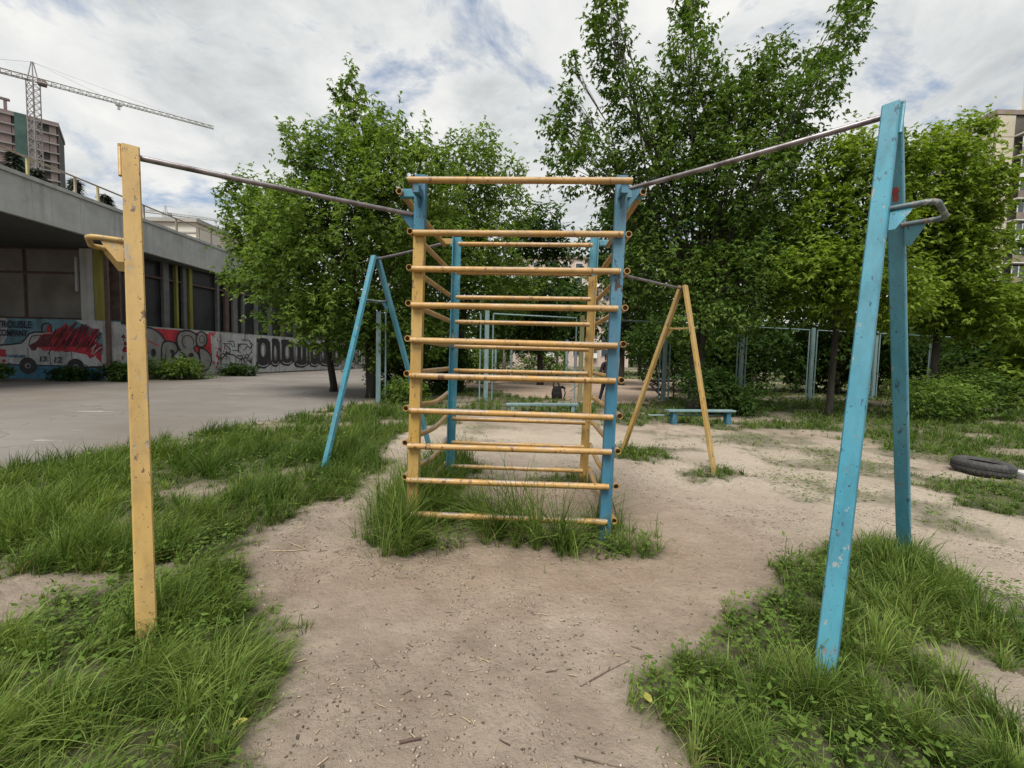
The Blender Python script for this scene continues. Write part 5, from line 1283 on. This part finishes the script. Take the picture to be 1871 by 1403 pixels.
# ------------------------------------------------------------------ small things on the dirt
rg = np.random.default_rng(31)
def on_dirt(n, y0, y1, x0, x1, bias=1.0):
    x = rg.uniform(x0, x1, n * 5); y = y0 + (y1 - y0) * rg.random(n * 5) ** bias
    k = patch_index(x, y) < 0; k &= x > -3.2 + 0 * y; k &= rg.random(len(x)) < np.clip((fbm(x * 1.6, y * 1.6, 301, 4) - 0.30) * 3.2, 0.06, 1)
    return x[k][:n], y[k][:n]
def stones(name, n, smin, smax, mat, label, y1=6.5, flat=0.6, bias=1.3):
    x, y = on_dirt(n, 1.2, y1, -2.5, 4.5, bias); n = len(x)
    s = smin + (smax - smin) * rg.random(n) ** 3.0
    oct_ = np.array([(1, 0, 0), (0, 1, 0), (-1, 0, 0), (0, -1, 0), (0, 0, 1), (0, 0, -1)], float)
    fac = np.array([(0, 1, 4), (1, 2, 4), (2, 3, 4), (3, 0, 4), (1, 0, 5), (2, 1, 5), (3, 2, 5), (0, 3, 5)])
    v = oct_[None] * rg.uniform(0.55, 1.3, (n, 6, 1)) * s[:, None, None] * np.array([1.25, 1, flat])
    a = rg.uniform(0, 6.28, n); ca, sa = np.cos(a)[:, None], np.sin(a)[:, None]
    vx = v[..., 0] * ca - v[..., 1] * sa; vy = v[..., 0] * sa + v[..., 1] * ca
    z = gheight(x, y)
    V = np.stack([vx + x[:, None], vy + y[:, None], v[..., 2] + z[:, None] + (s * 0.15)[:, None]], -1)
    F_ = (np.arange(n) * 6)[:, None, None] + fac[None]
    o = bpy.data.objects.new(name, fast_mesh(name, V.reshape(-1, 3), None, F_.reshape(-1, 3), mat)); COL.objects.link(o)
    o['kind'] = 'stuff'; o['label'] = label; o['category'] = 'litter'
M['clod'] = simple('dark_clod', (0.075, 0.058, 0.042), 0.95, 0.5, 40)
M['pebble'] = simple('pale_pebble', (0.42, 0.38, 0.33), 0.8, 0.3, 60)
M['tan_clod'] = simple('tan_clod', (0.23, 0.185, 0.14), 0.95, 0.35, 40)
stones('dirt_crumbs', 9500, 0.0012, 0.0085, M['clod'], 'dark crumbs of earth and bark scattered over the dirt')
stones('tan_crumbs', 7000, 0.0015, 0.014, M['tan_clod'], 'tan crumbs of dried earth scattered over the dirt')
stones('pebbles', 750, 0.0016, 0.009, M['pebble'], 'small pale pebbles scattered over the dirt')
M['twig'] = simple('dry_twig', (0.115, 0.085, 0.06), 0.9, 0.4, 30); M['straw'] = simple('straw', (0.36, 0.29, 0.19), 0.9, 0.3, 30)
def twig_mass(name, n, mat, label, lmax):
    x, y = on_dirt(n, 1.2, 7.0, -2.5, 4.8, 1.3); n = len(x)
    a = rg.uniform(0, 6.28, n); L = 0.012 + lmax * rg.random(n) ** 3; w = 0.0012 + 0.002 * rg.random(n)
    d = np.stack([np.cos(a), np.sin(a), rg.normal(0, .06, n)], 1); s = np.stack([-np.sin(a), np.cos(a), np.zeros(n)], 1); up = np.array([0, 0, 1.0])
    c = np.stack([x, y, gheight(x, y) + 0.004], 1)
    bend = s * rg.normal(0, 0.12, n)[:, None]
    V = []
    for t in (-0.5, 0.05, 0.5):
        p = c + d * (L * t)[:, None] + bend * (L * (0.25 - t * t))[:, None]
        V += [p - s * w[:, None], p + s * w[:, None], p + up * (1.6 * w)[:, None]]
    V = np.stack(V, 1)
    fq = np.array([(0, 1, 4, 3), (1, 2, 5, 4), (2, 0, 3, 5), (3, 4, 7, 6), (4, 5, 8, 7), (5, 3, 6, 8)])
    F_ = (np.arange(n) * 9)[:, None, None] + fq[None]
    o = bpy.data.objects.new(name, fast_mesh(name, V.reshape(-1, 3), F_.reshape(-1, 4), None, mat)); COL.objects.link(o)
    o['kind'] = 'stuff'; o['label'] = label; o['category'] = 'litter'
twig_mass('twig_litter', 380, M['twig'], 'fine dark twigs littering the dirt', 0.055)
twig_mass('straw_litter', 420, M['straw'], 'fine straw-coloured stalks littering the dirt', 0.06)
def stick(label, pts, r, mat):
    pts = [(x, y, float(gheight(x, y)) + r * 0.8 + dz) for x, y, dz in pts]
    g = G(); g.tube(pts, [r, r * 0.9] + [r * 0.6] * (len(pts) - 2) if len(pts) > 2 else r, 7)
    tag(g.build('stick', M[mat], None, True, tuple(pts[0])), label, 'stick', 'loose sticks on the dirt')
stick('short thick reddish-brown bark stick on the bare dirt', [(-0.415, 1.654, 0), (-0.37, 1.664, 0.002), (-0.331, 1.671, 0)], 0.007, 'rust_brown')
stick('pale dry stalk at the long grass edge', [(-1.857, 3.34, 0), (-1.72, 3.355, 0.004), (-1.578, 3.384, 0)], 0.004, 'straw')
stick('thin pale stalk crossing another at the long grass edge', [(-1.819, 3.516, 0), (-1.70, 3.44, 0.006), (-1.594, 3.374, 0.004)], 0.0035, 'straw')
stick('thin dark twig pointing to the grass around the blue leg', [(0.359, 2.0, 0), (0.50, 2.09, 0.004), (0.642, 2.181, 0)], 0.003, 'twig')
stick('long thin twig near the pale stones', [(0.281, 1.636, 0), (0.38, 1.60, 0.003), (0.481, 1.576, 0)], 0.003, 'twig')
stick('long dark stick lying on the sandy path', [(2.75, 20.5, 0.01), (3.3, 21.5, 0.25), (3.9, 22.4, 0.45)], 0.02, 'twig')
def fallen(label, x, y, a, z=0.0, size=0.055):
    g = []; n = 8; z0 = float(gheight(x, y)) + 0.006 + z
    prof = [(0, 0), (0.2, 0.22), (0.5, 0.32), (0.8, 0.2), (1.05, 0), (0.8, -0.22), (0.5, -0.34), (0.2, -0.2)]
    vs = [(x + size * (p * math.cos(a) - q * math.sin(a)), y + size * (p * math.sin(a) + q * math.cos(a)), z0 + 0.25 * size * abs(q) + 0.15 * size * p) for p, q in prof]
    vs.append((x + size * 0.5 * math.cos(a), y + size * 0.5 * math.sin(a), z0))
    o = mk('fallen_leaf', vs, [(i, (i + 1) % 8, 8) for i in range(8)], M['yellow_leaf'], None, True, (x, y, z0))
    tag(o, label, 'leaf', 'fallen yellow leaves')
fallen('yellow fallen leaf on the short grass edge with long grass behind it', -1.10, 1.68, 0.4, 0.03)
fallen('yellow fallen leaf on thin grass by the blue leg', 0.66, 1.87, 2.0, 0.01, 0.06)
fallen('small yellow fallen leaf in front of the climbing frame', -0.54, 3.42, 1.2, 0.0, 0.045)

# ------------------------------------------------------------------ far buildings
M['brick_t'] = simple('tower_brick', (0.20, 0.150, 0.145), 0.9, 0.2, 0.3)
M['slab_t'] = simple('tower_concrete', (0.25, 0.24, 0.24), 0.9, 0.15, 0.3)
M['dark_t'] = simple('tower_opening', (0.055, 0.05, 0.05), 0.9, 0.3, 0.3)
M['net'] = simple('green_netting', (0.05, 0.095, 0.085), 0.9, 0.3, 0.4)
tw = thing('brick_tower', 'unfinished reddish brick tower block with open top storey below the tower crane', 'building', (-152.7, 150.0, 0))
a0 = Vector((-152.7, 150.0, 0)); b0 = Vector((-176.0, 130.0, 0)); ut = (b0 - a0).normalized(); nt = Vector((-ut.y, ut.x, 0))
if nt.dot(Vector((0, 0, 0)) - a0) < 0: nt = -nt
H_T = 74.5; LT = (b0 - a0).length
g = G(); m0 = a0 + ut * LT / 2 - nt * 9.0; g.box((m0.x, m0.y, H_T / 2), (LT, 17.0, H_T), math.atan2(ut.y, ut.x)); g.build('core', M['dark_t'], tw)
rt = random.Random(8)
for k in range(13):
    z = H_T - 36 + k * 3.0
    g = G(); c1 = a0 + ut * LT / 2 - nt * 0.6; g.box((c1.x, c1.y, z), (LT + 0.4, 1.6, 0.4), math.atan2(ut.y, ut.x)); g.build('floor_slab', M['slab_t'], tw)
    if k == 12: break
    x = 0.4; j = 0
    while x < LT - 2:
        w = (1.6, 2.4, 3.6, 1.8, 3.0)[j % 5]
        if not (j % 5 in (1, 3) and rt.random() < 0.7):
            g = G(); c1 = a0 + ut * (x + w / 2) - nt * 0.45; g.box((c1.x, c1.y, z + 1.5), (w, 0.5, 2.6), math.atan2(ut.y, ut.x)); g.build('infill', M['brick_t'] if j % 5 != 2 else M['slab_t'], tw)
        x += w + 0.15; j += 1
g = G(); c1 = a0 + ut * LT / 2 - nt * 9; g.box((c1.x, c1.y, H_T + 0.6), (LT + 0.5, 17.6, 1.2), math.atan2(ut.y, ut.x)); g.build('parapet', M['brick_t'], tw)
for q in (11.5, 14.5, 18, 22, 26):
    g = G(); c1 = a0 + ut * q - nt * 0.6; g.box((c1.x, c1.y, H_T + 2.7), (0.7, 0.7, 3.0), math.atan2(ut.y, ut.x)); g.build('column', M['brick_t'], tw)
g = G(); c1 = a0 + ut * 20.5 - nt * 0.6; g.box((c1.x, c1.y, H_T + 4.5), (20, 0.9, 0.6), math.atan2(ut.y, ut.x)); g.build('ring_beam', M['brick_t'], tw)
g = G(); c1 = a0 + ut * 8.3 + nt * 0.4; g.box((c1.x, c1.y, H_T - 17), (2.6, 0.15, 36.0), math.atan2(ut.y, ut.x)); g.build('netting', M['net'], tw)

M['crane'] = simple('crane_steel', (0.27, 0.24, 0.24), 0.6, 0.3, 0.2)
M['crane_pale'] = simple('pale_crane_steel', (0.42, 0.42, 0.41), 0.6, 0.2, 0.2)
def lattice(pts4a, pts4b, nb, r, rd):
    g = G()
    for i in range(4): g.beam(pts4a[i], pts4b[i], (0.3, 0.8, 0.5), r, r)
    for k in range(nb):
        for i in range(4):
            p = pts4a[i].lerp(pts4b[i], k / nb); q = pts4a[(i + 1) % 4].lerp(pts4b[(i + 1) % 4], (k + 1) / nb); g.beam(p, q, (0.3, 0.8, 0.5), rd, rd)
            p2 = pts4a[(i + 1) % 4].lerp(pts4b[(i + 1) % 4], k / nb); g.beam(p, p2, (0.3, 0.8, 0.5), rd, rd)
    return g
def crane(label, base, mast_h, jib_end, counter, peak, mw, mat):
    t = thing('tower_crane', label, 'crane', base)
    b = Vector(base); top = b + Vector((0, 0, mast_h)); h = mw / 2
    sq = [Vector((-h, -h, 0)), Vector((h, -h, 0)), Vector((h, h, 0)), Vector((-h, h, 0))]
    o = lattice([b + s for s in sq], [top + s for s in sq], int(mast_h / mw / 0.9), mw * 0.11, mw * 0.06).build('mast', M[mat], t); o['kind'] = 'stuff'
    je = Vector(jib_end); d = (je - top); d.z = 0; L = d.length; d.normalize(); s = Vector((-d.y, d.x, 0))
    jh = mw * 0.62
    A = [top + s * h * 0.5, top - s * h * 0.5, top - s * h * 0.1 + Vector((0, 0, jh)), top + s * h * 0.1 + Vector((0, 0, jh))]
    B = [p + d * L for p in A]; B[2].z -= jh * 0.3; B[3].z -= jh * 0.3
    o = lattice(A, B, int(L / 2.0), mw * 0.085, mw * 0.05).build('jib', M['crane_pale'], t); o['kind'] = 'stuff'
    C = [p - d * counter for p in A]
    o = lattice(A, C, int(counter / 2.2), mw * 0.10, mw * 0.05).build('counter_jib', M[mat], t); o['kind'] = 'stuff'
    pk = top + Vector((0, 0, peak))
    g = G(); 
    for q in sq: g.beam(top + q * 0.8, pk + q * 0.15, (1, 0, 0), mw * 0.09, mw * 0.09)
    g.build('peak', M[mat], t)['kind'] = 'stuff'
    for f_ in (0.35, 0.75):
        g = G(); g.tube([pk, top + d * L * f_ + Vector((0, 0, jh * 0.9))], mw * 0.016, 4); g.build('tie_rod', M[mat], t)
    g = G(); g.tube([pk, top - d * counter * 0.9 + Vector((0, 0, jh * 0.9))], mw * 0.02, 4); g.build('tie_rod', M[mat], t)
    g = G(); g.box(top + d * mw * 0.9 + Vector((0, 0, mw * 0.1)) + s * mw * 0.2, (mw * 0.9, mw * 0.7, mw * 0.75), math.atan2(d.y, d.x)); g.build('cab', M['brick_t'], t)
    tp = top + d * L * 0.43
    g = G(); g.box(tp - Vector((0, 0, mw * 0.25)), (mw * 0.8, mw * 0.4, mw * 0.2), math.atan2(d.y, d.x)); g.beam(tp - Vector((0, 0, mw * 0.3)), tp - Vector((0, 0, mw * 0.95)), d, mw * 0.35, mw * 0.2); g.build('trolley', M['crane_pale'], t)['kind'] = 'stuff'
    g = G(); g.box(top - d * counter * 0.52 + Vector((0, 0, jh * 1.2)), (mw, mw * 0.5, mw * 0.5), math.atan2(d.y, d.x)); g.build('winch', M[mat], t)
crane('tower crane with long pale lattice jib above the brick tower', (-149.6, 140, 0), 83.0, (-112.0, 166.6, 83.0), 18.0, 5.6, 2.1, 'crane')
crane('distant tower crane with pale jib just above the roofline', (-232.0, 296.0, 0), 90.5, (-172.0, 322.0, 90.5), 14.0, 6.0, 2.4, 'crane_pale')

M['cream'] = simple('cream_render', (0.56, 0.53, 0.47), 0.85, 0.08, 0.2)
M['roof_trim'] = simple('grey_roof_trim', (0.30, 0.29, 0.26), 0.8, 0.15, 0.3)
wb = thing('white_hall', 'cream white hall with flat grey roof trim behind the pavilion', 'building', (-42.8, 60.0, 0))
g = G(); g.box((-57.0, 71.0, 9.3), (28.0, 22.0, 18.6), 0.0); g.build('walls', M['cream'], wb)
g = G(); g.box((-57.0, 71.0, 18.86), (28.8, 22.8, 0.5), 0.0); g.build('roof', M['roof_trim'], wb)
for k in range(5):
    g = G(); g.box((-45.5 - k * 4.4, 59.99, 15.5), (0.12, 0.12, 6.0)); g.build('facade_joint', M['roof_trim'], wb)
    g = G(); g.box((-42.97, 63.0 + k * 4.0, 15.5), (0.12, 0.12, 6.0)); g.build('facade_joint', M['roof_trim'], wb)
g = G(); g.box((-57.0, 59.97, 17.3), (28.1, 0.1, 0.18)); g.build('cornice', M['roof_trim'], wb)

M['beige'] = simple('beige_panel', (0.47, 0.43, 0.335), 0.85, 0.14, 0.25)
M['pale_beige'] = simple('pale_beige_panel', (0.50, 0.46, 0.37), 0.85, 0.12, 0.25)
M['joint'] = simple('panel_joint', (0.11, 0.10, 0.085), 0.9, 0.2, 1)
M['white_frame'] = simple('white_frame', (0.62, 0.62, 0.60), 0.6, 0.1, 1)
M['balcony'] = simple('brown_balcony', (0.22, 0.175, 0.15), 0.8, 0.3, 0.5)
m = MT('window_glass'); m.col((0.05, 0.06, 0.07)); m.rough(0.12); M['glass'] = m.m
ap = thing('apartment_tower', 'tall beige panel apartment tower with glazed brown balconies', 'building', (63.3, 60.0, 0))
g = G(); g.box((77.0, 64.0, 17.5), (27.2, 7.8, 35.0)); g.build('core', M['joint'], ap)
g = G(); g.box((76.9, 64.0, 35.35), (27.6, 8.2, 0.6)); g.build('roof', M['balcony'], ap)
g = G(); bc = Vector((67.0, 60.5, 0)) + Vector((0.67, -0.74, 0)) * 6.0 + Vector((0.74, 0.67, 0)) * 4.0; g.box((bc.x, bc.y, 40.4), (12.0, 8.0, 9.5), -0.835); g.build('upper_block', M['beige'], ap)
for k in range(12):
    z = 1.6 + k * 2.78
    g = G(); g.box((64.5, 60.02, z + 1.36), (2.34, 0.24, 2.70)); g.build('wall_panel', M['beige'], ap)
    for j in range(2):
        y = 60.0 + 2.1 + j * 3.9
        g = G(); g.box((63.30, y + 0.12, z + 1.36), (0.24, 3.82, 2.70)); pnl = g.build('wall_panel', M['pale_beige'] if k % 5 != 3 else M['beige'], ap)
        if j in (0, 1):
            g = G(); g.box((63.15, y, z + 1.5), (0.08, 1.5, 1.5)); wn = g.build('window', M['white_frame'], pnl)
    for j in range(5):
        x = 65.78 + j * 4.9
        g = G(); g.box((x + 2.35, 59.5, z + 0.12), (4.7, 1.2, 0.18)); bl_ = g.build('balcony', M['white_frame'], ap)
        g = G(); g.box((x + 2.35, 58.93, z + 0.62), (4.66, 0.08, 0.9)); g.build('parapet', M['balcony'] if (k + j) % 3 else M['white_frame'], bl_)
        g = G(); g.box((x + 2.35, 59.02, z + 1.75), (4.6, 0.05, 1.3)); g.build('glazing', M['glass'], bl_)
        if j < 1:
            for q in range(6):
                g = G(); g.box((x + 0.1 + q * 0.9, 58.96, z + 1.75), (0.09, 0.08, 1.34)); g.build('frame', M['white_frame'], bl_)
M['pinkish'] = simple('pinkish_panel', (0.46, 0.37, 0.32), 0.85, 0.12, 0.2)
pb = thing('apartment_block', 'pinkish beige apartment block far behind the trees, seen through the climbing frame', 'building', (13.0, 92.0, 0))
g = G(); g.box((12.0, 96.0, 11.0), (24.0, 10.0, 22.0)); g.build('walls', M['pinkish'], pb)
g = G(); g.box((12.0, 96.0, 22.3), (24.6, 10.6, 0.6)); g.build('roof', M['roof_trim'], pb)
for k in range(7):
    for j in range(8):
        x = 1.6 + j * 2.9; z = 2.6 + k * 2.9
        if j % 3 == 2:
            g = G(); g.box((x, 90.6, z - 0.35), (2.5, 0.8, 1.0)); w_ = g.build('balcony', M['white_frame'], pb)
            g = G(); g.box((x, 90.8, z + 0.75), (2.4, 0.5, 1.2)); g.build('glazing', M['glass'], w_)
        else:
            g = G(); g.box((x, 90.97, z + 0.3), (1.6, 0.1, 1.6)); w_ = g.build('window', M['white_frame'], pb)
            g = G(); g.box((x, 90.90, z + 0.3), (1.35, 0.06, 1.35)); g.build('pane', M['glass'], w_)
# distant belt of trees, reads as one mass
rg = np.random.default_rng(404)
n = 300; ang_ = rg.uniform(-0.95, 0.95, n); dist = rg.uniform(95, 190, n)
lob = [(d_ * math.sin(a_), d_ * math.cos(a_), rg.uniform(2.0, 8.5), rg.uniform(3.5, 6.5), rg.uniform(2.5, 4.0)) for a_, d_ in zip(ang_, dist)]
lob = [l for l in lob if not (-2 < l[0] < 26 and 88 < l[1] < 104) and not (l[0] < -40)]
P_, D_, L_ = lobe_shoots(lob, 6000, rg, 0.5, 2.4)
pos, d, s, L, Wd, rn = shoots_to_leaves(P_, D_, L_ * 1.6, 4, 1.5, rg, 2)
pos[:, 2] = np.maximum(pos[:, 2], 0.1)
o = leaf_object('distant_wood', pos, d, s, L, Wd, rn, M['leaf_deep'], None); o['kind'] = 'stuff'; o['label'] = 'far belt of trees closing the horizon'; o['category'] = 'trees'
# dark thicket behind the fence
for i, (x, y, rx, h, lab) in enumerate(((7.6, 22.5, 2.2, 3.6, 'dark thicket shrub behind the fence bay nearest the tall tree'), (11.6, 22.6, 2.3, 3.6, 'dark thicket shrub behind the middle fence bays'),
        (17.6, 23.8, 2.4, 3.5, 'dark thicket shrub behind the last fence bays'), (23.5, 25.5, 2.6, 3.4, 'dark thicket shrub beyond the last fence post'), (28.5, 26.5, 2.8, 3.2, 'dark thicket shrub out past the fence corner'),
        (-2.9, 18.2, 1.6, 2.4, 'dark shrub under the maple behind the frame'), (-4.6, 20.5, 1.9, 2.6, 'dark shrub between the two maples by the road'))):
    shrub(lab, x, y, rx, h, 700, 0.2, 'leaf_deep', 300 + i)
